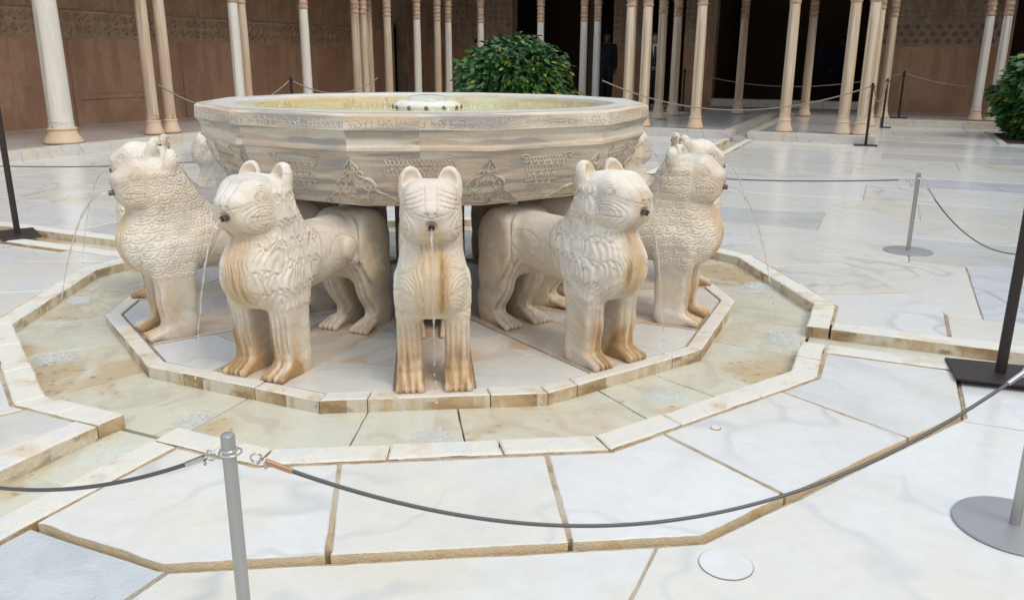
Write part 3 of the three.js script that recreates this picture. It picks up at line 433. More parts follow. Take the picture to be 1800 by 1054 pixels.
function lionDetail(style, up, seed, short = 1) {
  const su = sin(up), cu2 = cos(up);
  return (x, y, z) => {
    const a = abs(z); let d = 0; x -= .046 * sstep(1.18, .84, x);
    let hx = x, hy = y; if (up) { const px = x - 1.46, py = y - .64, w = sstep(.50, .62, y); hx = lerp(x, 1.46 + px * cu2 + py * su, w); hy = lerp(y, .64 - px * su + py * cu2, w); } if (hx > 1.5) hx = 1.5 + (hx - 1.5) * short;
    const face = sstep(1.480, 1.505, hx - .10 * (hy - .68)) * sstep(.572, .595, hy), crown = sstep(.735, .76, hy) * sstep(1.36, 1.40, hx);
    // mane
    const rear = y > .56 ? lerp(1.215, 1.30, clamp((y - .56) / .2)) : lerp(1.33, 1.205, clamp((y - .29) / .22));
    let m = sstep(rear - .006, rear + .010, x) * sstep(.262, .285, y + .03 * (x - 1.45)) * (1 - face) * (1 - crown);
    if (y < .30 && x < 1.56 && a > .05) m *= sstep(.27, .30, y);
    if (m > 0) {
      const nx = noise3(x * 9, y * 9, z * 9 + seed), ny = noise3(x * 9 + 50, y * 9, z * 9 + seed), th = Math.atan2(z, x - 1.34), u = th * .155 + .012 * nx + .05 * (x - 1.4) * (y - .4), v = y + .014 * ny;
      let q = 0; const br = sstep(1.50, 1.60, x) * sstep(.075, .045, a);
      if (style === 0) { // overlapping curls of fine concentric lines, laid aslant
        const uu = u * .80 - v * .60, vv = u * .60 + v * .80, W = .070, H = .023; let br0 = .04, hit = 0;
        for (let k = 2; k >= -2; k--) { const row = floor(vv / H) + k, cx = uu / W + .5 * (row & 1), i = floor(cx), r = hypot((cx - i - .5) * W, vv - row * H + .004 * (hash3(i, row, 5) - .5)); if (r < .038) { br0 = r; hit = 1; break; } }
        q = .0013 * cos(br0 / .0132 * 2 * PI) + (hit ? .0026 * (.6 - br0 / .038) : -.001);
      } else { // wavy strands in scalloped tufts
        const big = style === 2, W = big ? .074 : .060, H = big ? .080 : .088, c0 = u / W, vb = v / H; let row = floor(vb), c = c0 + .5 * (row & 1), fu = c - floor(c) - .5, fv = vb - row - (.5 - 2 * fu * fu) * .55; if (fv < 0) { row -= 1; c = c0 + .5 * (row & 1); fu = c - floor(c) - .5; fv += 1; fv = clamp(fv); }
        const h = hash3(floor(c), row, seed), sg = h < .5 ? -1 : 1, p = fu * W + sg * (.10 + .5 * h) * fv * H * .5 - sg * .35 * fv * fv * H + .004 * nx;
        q = (big ? .0008 : .0019) * cos(p / (big ? .016 : .0150) * 2 * PI) + (big ? .0022 : .0025) * (1 - fv) * sstep(0, .06, fv) * (1 - .5 * abs(fu)) - .0012;
        if (big) q = lerp(q, .0009 * cos(hypot(fu * W, fv * H) / .016 * 2 * PI) + .0024 * (1 - fv) * sstep(0, .06, fv) - .0014, .75);
      }
      if (br > 0) { const pr = .0021 * cos((z + .006 * sin(y * 60 + nx * 2)) / .0150 * 2 * PI); q = lerp(q, style === 2 && a < .036 ? -.001 + .0020 * cos(z / .024 * 2 * PI) : pr, br * .9); }
      d += m * (.0035 + q);
    }
    if (face > .02) {
      const f2 = sstep(.018, .034, a) * face;
      // eye: an almond in rings that run back over the temple
      const px = hx - 1.567, py = hy - .738, ex = px * .86 - py * .5, ey = (px * .5 + py * .86) * 1.65, er = hypot(ex, ey); let q = 0;
      if (hy > .685) { q -= .0016 * line(er - .0125, .0018) + .0026 * line(er - .022, .0020) + .0022 * line(er - .034, .0022) * sstep(.02, -.01, px) + .0018 * line(er - .047, .0022) * sstep(.005, -.015, px); }
      if (hy < .715) { const wr = hypot(px * .60 + .004, hy - .652), ew = sstep(1.655, 1.62, hx); for (let i = 0; i < 4; i++) q -= .0026 * ew * line(wr - .024 - i * .0115, .0021) * sstep(.712, .70, hy); // rings round the mouth corner
        if (hx > 1.515 && hx < 1.625) { const my = hy - .655; q -= .003 * (line(my - .011, .0018) + line(my + .011, .0018)) * sstep(.045, .06, a + .0); if (abs(my) < .011) q -= .0022 * line(((hx - 1.515) % .018) - .009, .0018) * sstep(.045, .06, a); } }
      d += q * f2;
      if (style === 2 && hy > .70 && a > .02) { for (let i = 0; i < 4; i++) d -= .0030 * line((hy - .775 + i * .0155) + (a - .05) * .42, .0022) * face * sstep(.022, .03, a) * sstep(1.54, 1.58, hx) * .8; }
      d -= .0034 * line(a - .021, .0024) * sstep(.705, .72, hy) * sstep(.80, .785, hy) * sstep(1.515, 1.54, hx); // edges of the nose bridge
      d -= .006 * sstep(.0085, .004, hypot(hy - .706, a - .015)) * sstep(1.62, 1.64, hx);
      d -= .0025 * line(hy - .690 - .25 * a, .0025) * sstep(1.62, 1.645, hx) * sstep(.06, .045, a);
      d -= .006 * sstep(.024, .012, hypot(y - .664, z)) * sstep(1.60, 1.63, x);
    }
    // fluted fronts of the legs
    if (y < .30 && y > .05) { const c = a - .0925; d += .0032 * (abs(c) < .044 ? cos(c / .0215 * 2 * PI) - .4 : 0) * sstep(1.470, 1.495, x) * sstep(.29, .22, y) * sstep(.085, .125, y) * sstep(.046, .036, abs(c)); }
    if (y < .36 && x < .95) { const fx = lerp(.735, .855, clamp((y - .1) / .22)); d += .0030 * cos((a - .0875) / .024 * 2 * PI) * sstep(fx - .03, fx, x) * sstep(.05, .08, y); }
    if (y < .075) for (const t of [-.0245, 0, .0245]) { d -= .0055 * line(a - .093 - t, .0032) * sstep(1.490, 1.51, x) * sstep(.062, .042, y); d -= .005 * line(a - .0835 - t * .95, .0032) * sstep(.79, .81, x) * sstep(.065, .04, y) * (x < 1 ? 1 : 0); }
    // line round the haunch and along the flank
    const hr = hypot((x - .775) * 1.0, (y - .40) * .8); d -= .004 * line(hr - .155, .005) * sstep(.78, .85, x) * sstep(.29, .33, y) * sstep(.05, .09, a);
    if (style !== 0 && x < rear) d -= .0022 * (line(hypot((x - 1.02) * .8, (y - .43) * 1.6) - .11, .003) + line(hypot((x - 1.04) * .8, (y - .44) * 1.6) - .085, .003)) * sstep(.07, .1, a) * sstep(.9, .95, x);
    if (y < .58) d -= .002 * line(x - rear + .014, .004) * sstep(.06, .09, a);
    d += .0014 * fbm(x * 30, y * 30, z * 30 + seed, 2);
    return d;
  };
}
function lionColour(seed) {
  return (x, y, z, n, d) => {
    const a = abs(z), w = fbm(x * 5, y * 5, z * 5 + seed, 3), vein = fbm(x * 5 + w * 2, y * 16 + w * 4 + x * 6, z * 6 + seed, 4);
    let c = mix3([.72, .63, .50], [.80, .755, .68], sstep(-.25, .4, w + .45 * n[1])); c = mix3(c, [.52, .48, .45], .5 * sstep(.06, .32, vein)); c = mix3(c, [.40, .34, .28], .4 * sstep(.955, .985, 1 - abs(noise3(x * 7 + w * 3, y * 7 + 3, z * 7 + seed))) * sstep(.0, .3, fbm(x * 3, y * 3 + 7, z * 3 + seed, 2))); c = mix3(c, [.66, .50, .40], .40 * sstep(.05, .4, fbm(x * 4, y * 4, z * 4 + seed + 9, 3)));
    c = mix3(c, [.56, .54, .53], .45 * sstep(.0, .35, fbm(x * 3 + 9, y * 3, z * 3 + seed, 3)) * sstep(.09, .12, a));
    const run = .55 + .75 * noise3(z * 70, y * 5, seed + x * 8), low = sstep(.34, .05, y);
    let s = 1.1 * low * run * sstep(1.40, 1.49, x) + .55 * sstep(.12, 0, y) * (.4 + .6 * run);
    s = max(s, sstep(.075, .02, a + .02 * noise3(y * 12, x * 9, seed)) * sstep(1.54, 1.60, x) * sstep(.66, .58, y) * (.40 + .45 * run));
    s = max(s, .75 * low * sstep(.05, .03, a) * sstep(1.3, 1.42, x)); s = max(s, .45 * sstep(.06, .02, hypot(y - .645, z)) * sstep(1.58, 1.64, x));
    s = max(s, .5 * sstep(.15, .5, fbm(x * 6, y * 3, z * 6 + seed + 30, 3)));
    c = mix3(c, [.58, .34, .115], clamp(s) * .78); c = mix3(c, [.24, .14, .06], .5 * sstep(.55, 1, s * run));
    const k = 1 + clamp(d * 26, -.13, .05) + .05 * noise3(x * 90, y * 90, z * 90); return [c[0] * k, c[1] * k, c[2] * k];  // cavity shading painted into the colour: cuts darker, raised carving lighter
  };
}
const LX = 1.1; // the group stands at this radius, in the middle of the lion's slab
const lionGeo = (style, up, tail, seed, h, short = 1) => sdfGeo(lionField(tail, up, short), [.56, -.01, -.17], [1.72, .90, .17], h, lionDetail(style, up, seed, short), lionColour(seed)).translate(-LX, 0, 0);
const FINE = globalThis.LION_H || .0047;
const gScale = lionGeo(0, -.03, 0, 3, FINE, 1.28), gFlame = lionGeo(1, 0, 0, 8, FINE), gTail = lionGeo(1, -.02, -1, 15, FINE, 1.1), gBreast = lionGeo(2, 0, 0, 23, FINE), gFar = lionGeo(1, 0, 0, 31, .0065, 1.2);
{
  const baseGeo = slabGeo([[.615 - LX, -.155], [1.572 - LX, -.155], [1.572 - LX, .155], [.615 - LX, .155]], .0035, .05, { gap: .004, bevel: .004, rough: .003, R: rng(3) }), baseMat = std({ map: rep(blotTex, 1.1), color: lin(.95, .90, .84), roughness: .5, bumpMap: rep(grain, 3), bumpScale: .004 });
  const nz = [[0, 0], [.0135, 0], [.0135, .004], [.0115, .006], [.0115, .042], [.008, .042], [.008, .02], [0, .02]];
  const nozzleGeo = lathe(nz, 14).rotateZ(-PI / 2).rotateZ(-.02).translate(1.636 - LX, .662, 0);
  const list = [
    [0, gBreast, 'stone lion facing the camera head on at the middle front of the fountain'],
    [-30, gTail, 'stone lion just left of the head-on lion, tail tuft curled on its flank'],
    [30, gFlame, 'stone lion next to the right of the head-on lion, wavy locks on its mane'],
    [-60, gScale, 'stone lion turned left in profile, curly mane, nearest the left edge of the fountain'],
    [60, gScale, 'stone lion turned right in profile in front of another lion at the fountain right side'],
    [-90, gFar, 'stone lion whose head and ears show just above the lion turned left in profile'],
    [90, gFar, 'stone lion whose head shows just above the lion turned right in profile'],
    [-120, gFar, 'stone lion half hidden beside the far left side of the basin bowl'],
    [120, gFar, 'stone lion half hidden beside the far right side of the basin bowl'],
    [-150, gFar, 'stone lion behind the pedestal, its haunches seen under the basin left of centre'],
    [150, gFar, 'stone lion behind the pedestal, its haunches seen under the basin right of centre'],
    [180, gFar, 'stone lion hidden straight behind the basin pedestal'],
  ];
  const shift = { 0: 0, '-30': -.03, 30: -.02, '-60': -.05, 60: -.05, '-90': .0, 90: .0, '-120': 0, 120: 0 };
  let proto;
  for (const [a, geo, label] of list) {
    const aa = a === -30 ? -27.6 : a, dr = shift[a] ?? .06, w = aa + 30, [s, c] = ang(aa), turn = (w - 90) * D2R, pos = [(LX + dr) * s, 0, (LX + dr) * c]; let t;
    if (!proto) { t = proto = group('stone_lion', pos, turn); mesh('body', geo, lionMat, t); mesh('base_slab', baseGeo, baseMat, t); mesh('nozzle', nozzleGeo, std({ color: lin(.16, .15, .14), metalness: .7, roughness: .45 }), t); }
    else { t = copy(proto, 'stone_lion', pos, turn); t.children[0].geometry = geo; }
    t.children[2].position.x = geo === gScale ? -.036 : geo === gFar ? -.027 : geo === gTail ? -.014 : 0;
    tag(t, label, 'lion statue', 'stone lions round the fountain');
  }
}
// ---------------------------------------------------------------- galleries, pavilion, walls
const PLAT = .12;
const plasterTex = (seed, a, b, c2) => tex(512, 512, (u, v) => { const n = fbm(u * 5, v * 4, seed, 5, 0), s = fbm(u * 14, v * 2.2, seed + 5, 4, 0), q = fbm(u * 40, v * 40, seed, 3, 40); let c = mix3(a, b, sstep(-.25, .3, n)); c = mix3(c, c2, .55 * sstep(.05, .4, s)); return c.map(x => x * (1 + .12 * q)); });
const dadoMat = std({ map: rep(plasterTex(3, [.50, .28, .175], [.58, .35, .225], [.38, .23, .15]), .4), roughness: .9, bumpMap: rep(grain, 1), bumpScale: .006 });
const stuccoMat = std({ map: rep(plasterTex(9, [.58, .38, .24], [.48, .30, .19], [.36, .23, .15]), .5), roughness: .9, bumpMap: rep(grain, 2), bumpScale: .008 });
const stuccoPale = std({ map: rep(plasterTex(14, [.58, .46, .35], [.47, .36, .26], [.34, .26, .19]), .7), roughness: .9, bumpMap: rep(grain, 3), bumpScale: .01 });
const roofMat = std({ color: lin(.20, .12, .07), roughness: .8 }), deepMat = std({ color: lin(.05, .038, .03), roughness: .95 });
const edgeMat = std({ map: rep(MT[1], .6), color: lin(.95, .90, .83), roughness: .5 });
const platMat = std({ map: rep(MT[1], .5), color: lin(.86, .84, .86), roughness: .22 });
function platform(label, x0, x1, z0, z1, edges) { // edges: [axis, value, from, to]
  const g = group('gallery_platform'); tag(g, label, 'platform', null, 'structure'); const R = rng(floor(abs(x0 * 31 + z0 * 7)) + 3);
  mesh('core', span(x0 + .03, x1 - .03, -.09, PLAT - .035, z0 + .03, z1 - .03), mortarMat, g);
  for (let x = x0 + .16; x < x1 - .17; x += 1.3) for (let z = z0 + .16; z < z1 - .17; z += 1.1) { const X = min(x1 - .16, x + 1.3), Z = min(z1 - .16, z + 1.1); mesh('slab', slabGeo([[x, z], [X, z], [X, Z], [x, Z]], PLAT - .004, .03, { gap: .004, bevel: .003, R }), platMat, g); }
  for (const [x, z, w, d] of [[x0, z0, x1 - x0, .16], [x0, z1 - .16, x1 - x0, .16], [x0, z0 + .16, .16, z1 - z0 - .32], [x1 - .16, z0 + .16, .16, z1 - z0 - .32]]) { const along = w > d, L = along ? w : d, n = max(1, Math.round(L / 1.35)); for (let i = 0; i < n; i++) { const a = i * L / n, b = (i + 1) * L / n; mesh('edge_stone', slabGeo(along ? [[x + a, z], [x + b, z], [x + b, z + d], [x + a, z + d]] : [[x, z + a], [x + w, z + a], [x + w, z + b], [x, z + b]], PLAT + .002, .2, { gap: .0025, bevel: .006, R }), edgeMat, g); } }
  return g;
}
const LXE = -7.5, BZE = -14.75, PX = 2.08, PZ = -10.3;
platform('marble edged floor of the long gallery at the left', -10.3, LXE, -17.6, 5, []);
platform('marble edged floor of the back gallery left of the pavilion', LXE + .01, -PX - .01, -17.6, BZE, []);
platform('marble edged floor of the back gallery right of the pavilion', PX + .01, 8, -17.6, BZE, []);
platform('marble pavilion floor left of its water channel', -PX, -.13, -17.6, PZ, []);
platform('marble pavilion floor right of its water channel', .13, PX, -17.6, PZ, []);
{ const g = group('pavilion_channel'); tag(g, 'narrow water channel cut through the pavilion floor', 'water channel', null, 'structure'); for (let z = PZ; z > -17.4; z -= 1.2) mesh('floor_slab', slabGeo([[-.125, z - 1.2], [.125, z - 1.2], [.125, z], [-.125, z]], .03, .1, { gap: .003, R: rng(floor(-z)) }), platMat, g); }

// walls of the court behind the columns, with openings into dark rooms
function wallThing(label, axis, at, from, to, opts = {}) { // front face at x = at (axis x, facing +x) or z = at (axis z, facing +z)
  const g = group('gallery_wall'); tag(g, label, 'wall'); const sp = (a, b, y0, y1, d0, d1) => axis === 'x' ? span(at + d0, at + d1, y0, y1, a, b) : span(a, b, y0, y1, at + d0, at + d1), y1 = opts.y1 ?? 1.545, y2 = opts.y2 ?? 1.94;
  mesh('dado', sp(from, to, 0, y1, -.35, 0), opts.dado || dadoMat, g);
  mesh('frieze', sp(from, to, y1, y2, -.35, .012), opts.frieze || stuccoMat, g);
  mesh('string_course', [sp(from, to, y2, y2 + .03, -.35, .03), sp(from + .001, to - .001, y1 - .025, y1 - .002, -.3, .022)], opts.pale || stuccoPale, g);
  mesh('upper_wall', sp(from, to, y2 + .03, 4.6, -.35, .0), opts.upper || stuccoMat, g);
  return g;
}
function place(axis, at, a, y, d) { return axis === 'x' ? V3(at + d, y, a) : V3(a, y, at + d); }
function carve(parent, axis, at, a0, a1, y0, y1, cell, seed, mat, r = .009) { // a field of interlaced carved loops
  const g = [], R = rng(seed), nx = max(1, Math.round((a1 - a0) / cell)), ny = max(1, Math.round((y1 - y0) / cell)); const cx = (a1 - a0) / nx, cy = (y1 - y0) / ny;
  for (let i = 0; i < nx; i++) for (let j = 0; j < ny; j++) { const a = a0 + (i + .5) * cx, y = y0 + (j + .5) * cy, k = R(), s = R() < .5 ? 1 : -1, p = []; for (let q = 0; q <= 8; q++) { const t = q / 8 * (k < .5 ? 2 * PI : 3.4 * PI) + R() * .4, rr = .44 * (k < .5 ? (.75 + .25 * cos(4 * t)) : 1 - q / 11); p.push(place(axis, at, a + rr * cx * cos(t) * s, y + rr * cy * sin(t), .012)); } g.push(tube(p, r, 12, 4)); }
  return tag(mesh('carved_relief', boxUV(mergeGeometries(g.map(q => q.toNonIndexed()))), mat, parent), null, null, null, 'stuff');
}
{
  const l = wallThing('long reddish brown plaster wall with a carved band behind the left columns', 'x', -10.2, -16.0, 5);
  carve(l, 'x', -10.19, -14.9, -.5, 1.56, 1.93, .19, 5, stuccoPale, .012);
  const panel = mesh('recessed_panel', [span(-10.2, -10.165, .13, 1.5, -8.55, -8.45), span(-10.2, -10.165, .13, 1.5, -6.12, -6.02), span(-10.2, -10.17, .55, .62, -8.45, -6.12)], dadoMat, l);
  const rf = wallThing('short wall beside the dark arch in the far left corner', 'x', -10.2, -17.5, -16.85);
  // arch between them
  const s = new THREE.Shape(); s.moveTo(-16.85, 0); s.lineTo(-16.85, 4.6); s.lineTo(-16.0, 4.6); s.lineTo(-16.0, 0); s.lineTo(-16.08, 0); s.lineTo(-16.08, 2.0); s.absarc(-16.425, 2.0, .345, 0, PI, false); s.lineTo(-16.77, 0); s.lineTo(-16.85, 0);
  const ar = group('arched_doorway'); tag(ar, 'dark arched doorway in the far left corner of the court', 'doorway'); const eg = new THREE.ExtrudeGeometry(s, { depth: .35, bevelEnabled: false, curveSegments: 16 }); eg.rotateY(-PI / 2).translate(-10.2, 0, 0); mesh('surround', boxUV(eg), stuccoPale, ar); mesh('passage', [span(-11.6, -11.5, 0, 3.4, -17.4, -15.4), span(-11.5, -10.56, 0, 3.4, -17.1, -16.95), span(-11.5, -10.56, 0, 3.4, -15.95, -15.8), span(-11.5, -10.56, 3.41, 3.5, -17.1, -15.8)], deepMat, ar);

  const BZ = -17.5;
  const w1 = wallThing('back wall with carved stucco over a brown base, left of the bush', 'z', BZ, -10.2, -7.35, { y1: 1.6, y2: 1.66, upper: stuccoPale });
  carve(w1, 'z', BZ, -10.0, -7.4, 1.7, 2.9, .17, 8, stuccoPale, .012);
  const w2 = wallThing('narrow carved wall pier between two dark openings behind the pavilion', 'z', BZ, -4.5, -3.7, { y1: 1.5, y2: 1.56, upper: stuccoPale }); carve(w2, 'z', BZ, -4.48, -3.72, 1.6, 2.9, .16, 9, stuccoPale, .012);
  const w3 = wallThing('carved wall pier at the left side of the wide dark opening', 'z', BZ, -2.65, -1.89, { y1: 1.6, y2: 2.1, upper: stuccoPale, frieze: stuccoPale }); carve(w3, 'z', BZ, -2.63, -1.91, 1.64, 3, .15, 10, stuccoPale, .012);
  const w4 = wallThing('back wall with a tiled star band and carved rosettes, at the right', 'z', BZ, 1.79, 4.45, { y1: 1.6, y2: 2.08, upper: stuccoPale, frieze: std({ map: rep(plasterTex(19, [.42, .34, .27], [.36, .29, .22], [.28, .22, .17]), .7), roughness: .85 }) });
  const dia = new THREE.BoxGeometry(.088, .088, .016).rotateZ(PI / 4), diaM = std({ color: lin(.22, .15, .10), roughness: .7 }), lines = [];
  for (let r = 0; r < 3; r++) for (let i = 0; i < 12; i++) { const x = 1.93 + i * .215 + (r & 1) * .108, y = 1.685 + r * .155; if (x > 4.4) continue; const t = mesh('tile', dia, diaM, w4); t.position.set(x, y, BZ + .02);
    for (const s2 of [-1, 1]) { lines.push(span(x + .05, x + .165, y + s2 * .038 - .006, y + s2 * .038 + .006, BZ, BZ + .022), span(x + s2 * .085 - .006, x + s2 * .085 + .006, y - .07, y + .07, BZ + .001, BZ + .021), span(x - .05, x + .1, y + s2 * .075 - .006, y + s2 * .075 + .006, BZ + .002, BZ + .024)); } }
  tag(mesh('interlace', lines, stuccoPale, w4), null, null, null, 'stuff');
  for (let i = 0; i < 5; i++) { const x = 2.05 + i * .53, g = [new THREE.TorusGeometry(.15, .014, 5, 20), new THREE.TorusGeometry(.09, .012, 5, 16)]; for (let k = 0; k < 12; k++) g.push(new THREE.TorusGeometry(.045, .009, 4, 8).translate(.19 * cos(k / 6 * PI), .19 * sin(k / 6 * PI), 0)); g.push(new THREE.SphereGeometry(.03, 8, 6)); mesh('rosette', boxUV(mergeGeometries(g.map(q => q.toNonIndexed())).translate(x, 2.58, BZ + .015)), stuccoPale, w4); }
  carve(w4, 'z', BZ, 1.82, 4.42, 2.14, 2.36, .14, 11, stuccoPale, .011); carve(w4, 'z', BZ, 1.82, 4.42, 2.85, 3.1, .16, 12, stuccoPale, .011);
  const lint = group('lintel_wall'); tag(lint, 'wall above the dark openings at the back', 'wall'); mesh('beam', [span(-7.35, -4.5, 3.1, 4.6, BZ - .35, BZ), span(-3.7, -2.65, 3.1, 4.6, BZ - .35, BZ), span(-1.89, 1.79, 3.1, 4.6, BZ - .35, BZ), span(4.45, 9, 3.1, 4.6, BZ - .35, BZ)], stuccoMat, lint);
  // the rooms behind
  const room = group('dark_room'); tag(room, 'unlit rooms seen through the openings at the back', 'room'); mesh('room_wall', [span(-10.5, 10, 0, 4, -23.2, -23), span(-10.7, -10.5, 0, 4, -23, BZ - .36), span(10, 10.2, 0, 4, -23, BZ - .36), span(-5.4, -5.2, 0, 4, -22.9, -18.2), span(-2.4, -2.2, 0, 4, -22.9, BZ - .37), span(2.1, 2.3, 0, 4, -22.9, BZ - .37)], std({ color: lin(.16, .10, .07), roughness: .95 }), room); mesh('room_ceiling', span(-10.5, 10, 4.01, 4.2, -23, BZ - .36), roofMat, room);
  mesh('room_floor', [span(-10.49, 9.99, -.08, .16, -23, BZ - .01)], platMat, room);
  mesh('threshold', [span(-1.88, 1.78, .161, .34, BZ - .3, BZ + .1)], edgeMat, room);
  // arcades and roofs above the picture: they keep the sky off the galleries
  const roof = group('gallery_roof'); tag(roof, 'arcade walls and roofs over the columns', 'roof', null, 'structure');
  const arc = [span(-8.02, -7.68, 2.86, 4.6, -15.3, 5), span(-7.67, -PX - .02, 2.86, 4.6, -15.55, -15.2), span(PX + .02, 9, 2.86, 4.6, -15.55, -15.2), span(-2.03, 2.03, 2.86, 4.8, -10.72, -10.38), span(-2.03, -1.69, 2.86, 4.8, -15.2, -10.73), span(1.69, 2.03, 2.86, 4.8, -15.2, -10.73)];
  mesh('arcade_wall', arc, stuccoPale, roof); mesh('roof_deck', [span(-10.6, -7.25, 4.61, 4.8, -17.9, 5), span(-7.24, 9, 4.605, 4.79, -17.9, -14.7), span(-2.5, 2.5, 4.81, 5, -14.69, -9.9)], roofMat, roof);
  // the rest of the court, out of the picture: the galleries opposite
  const rest = group('opposite_galleries'); tag(rest, 'galleries on the other two sides of the court', 'building', null, 'structure'); mesh('wall', [span(8.2, 8.5, 2.6, 4.6, -14.5, 15), span(-8, 8, 2.6, 4.6, 15, 15.3), span(10.4, 10.7, 0, 4.6, -17.4, 15)], stuccoMat, rest); mesh('roof_deck', [span(7.9, 10.8, 4.61, 4.8, -14.6, 15)], roofMat, rest);
}

// ---------------------------------------------------------------- columns
{
  const colTex = (seed, a, b, dk) => tex(256, 1024, (u, v) => { const n = fbm(u * 4, v * 6, seed, 5, 0), s = fbm(u * 10, v * 2.5, seed + 4, 4, 0), r = fbm(u * 30, v * 18, seed + 8, 3, 0); let c = mix3(a, b, sstep(-.25, .3, n)); c = mix3(c, dk, .65 * sstep(.08, .42, s)); return c.map(x => x * (1 + .1 * r)); });
  const kinds = { warm: std({ map: colTex(2, [.60, .47, .33], [.66, .56, .44], [.36, .26, .17]), roughness: .6 }), pale: std({ map: colTex(5, [.66, .62, .56], [.72, .70, .66], [.42, .37, .32]), roughness: .55 }), brown: std({ map: colTex(9, [.50, .38, .27], [.58, .47, .36], [.28, .19, .13]), roughness: .65 }) };
  const baseM = std({ map: rep(kerbTex, 1.5), color: lin(.86, .68, .54), roughness: .7 }), neckM = std({ map: colTex(12, [.44, .30, .21], [.52, .38, .28], [.28, .18, .12]), roughness: .65 });
  const gBase = [boxUV(lathe([[0, 0], [.142, 0], [.142, .03], [.134, .045], [.128, .07], [.108, .12], [.101, .165], [.101, .18], [.108, .187], [.108, .2], [.096, .207], [0, .207]], 20))];
  const gShaft = lathe([[.094, .2], [.090, .24], [.090, .275], [.093, .281], [.093, .289], [.0885, .295], [.087, .9], [.084, 1.6], [.080, 1.985]], 22);
  const np = [[.080, 1.98]]; for (let i = 0; i < 4; i++) { const y = 2.0 + i * .088; np.push([.088, y], [.093, y + .01], [.093, y + .022], [.088, y + .032], [.082, y + .038], [.082, y + .08]); } np.push([.10, 2.36], [.103, 2.375], [.094, 2.39]);
  const gNeck = lathe(np, 22), gCap = [boxUV(lathe([[.088, 2.39], [.092, 2.45], [.10, 2.49], [.13, 2.54], [.14, 2.56]], 16)), rbox(.33, .19, .33, .035, 0, 2.65, 0), box(.36, .05, .36, 0, 2.77, 0), box(.34, .07, .34, 0, 2.83, 0)];
  const protos = {};
  const make = (kind, thick) => { const t = group('marble_column'); mesh('shaft', thick ? gShaft.clone().scale(thick, 1, thick) : gShaft, kinds[kind], t); mesh('base', thick ? gBase.map(g => g.clone().scale(thick, 1, thick)) : gBase, baseM, t); mesh('neck_rings', thick ? gNeck.clone().scale(thick, 1, thick) : gNeck, neckM, t); mesh('capital', gCap, stuccoPale, t); return t; };
  const cols = [
    ['pale', -7.85, -3.9, 'thick pale column nearest the left edge of the photo', 1.75], ['brown', -7.85, -5.45, 'left column of the pair above the left lions'], ['brown', -7.85, -5.78, 'right column of the pair above the left lions'],
    ['pale', -7.85, -7.35, 'single slim column over the far left end of the basin rim'], ['brown', -7.97, -7.68, 'brown weathered half column close behind the slim column over the basin rim end'], ['pale', -7.85, -9.2, 'single column in the left gallery with a dark rope post at its left'],
    ['brown', -7.85, -10.85, 'left column of the close pair right of the dark rope post'], ['brown', -7.85, -11.13, 'right column of the close pair right of the dark rope post'], ['brown', -8.3, -12.0, 'very thin column left of the dark corner arch, half behind its neighbour'], ['brown', -7.85, -12.05, 'brown column left of the dark corner arch'],
    ['pale', -7.85, -13.3, 'column standing at the right edge of the dark corner arch'], ['brown', -7.85, -14.25, 'left column of the corner pair with carved capitals, left of the bush'], ['pale', -7.85, -14.8, 'right column of the corner pair with carved capitals, left of the bush'],
    ['pale', -7.25, -15.38, 'white footed column rising behind the left part of the bush'], ['pale', -5.65, -15.38, 'white footed column rising behind the middle of the bush'], ['pale', -4.55, -15.38, 'left column of the pair just right of the bush'], ['pale', -4.22, -15.38, 'right column of the pair just right of the bush'],
    ['warm', -2.0, -10.55, 'left outer corner column of the pavilion front'], ['warm', -1.71, -10.55, 'thick looking corner column of the pavilion front at the right end of the basin rim'], ['brown', -3.35, -15.38, 'dim column seen between the two corner columns of the pavilion front'],
    ['warm', -1.98, -12.65, 'pavilion side column just right of the standing guard'], ['warm', -1.98, -13.9, 'dim pavilion side column right behind the one beside the guard'], ['warm', -2.33, -15.3, 'white patched column behind the pavilion left of the dark rope post'],
    ['warm', -.79, -10.55, 'pavilion front column left of the channel'], ['warm', -.83, -15.1, 'slim column at the back of the pavilion left of the wide opening'], ['warm', .67, -10.55, 'pavilion front column right of the channel'], ['warm', .56, -15.1, 'slim column at the back of the pavilion right of the channel'],
    ['warm', 1.57, -10.55, 'left column of the pair at the right front corner of the pavilion'], ['warm', 1.85, -10.55, 'right column of the pair at the right front corner of the pavilion, beside a rope post'], ['warm', 1.88, -12.6, 'shaded pavilion column hidden close behind the right front pair'], ['warm', 2.08, -15.3, 'column behind two dark rope posts right of the pavilion'],
    ['pale', 3.80, -15.38, 'left column of the pair left of the bush at the right edge'], ['pale', 4.10, -15.38, 'right column of the pair left of the bush at the right edge'],
  ];
  for (const [kind, x, z, label, thick] of cols) {
    const key = kind + (thick || ''); let t; if (!protos[key]) { t = protos[key] = make(kind, thick); t.position.set(x, PLAT, z); } else t = copy(protos[key], 'marble_column', [x, PLAT, z], x * 7 + z * 3);
    tag(t, label, 'column', 'marble columns of the galleries');
  }
}
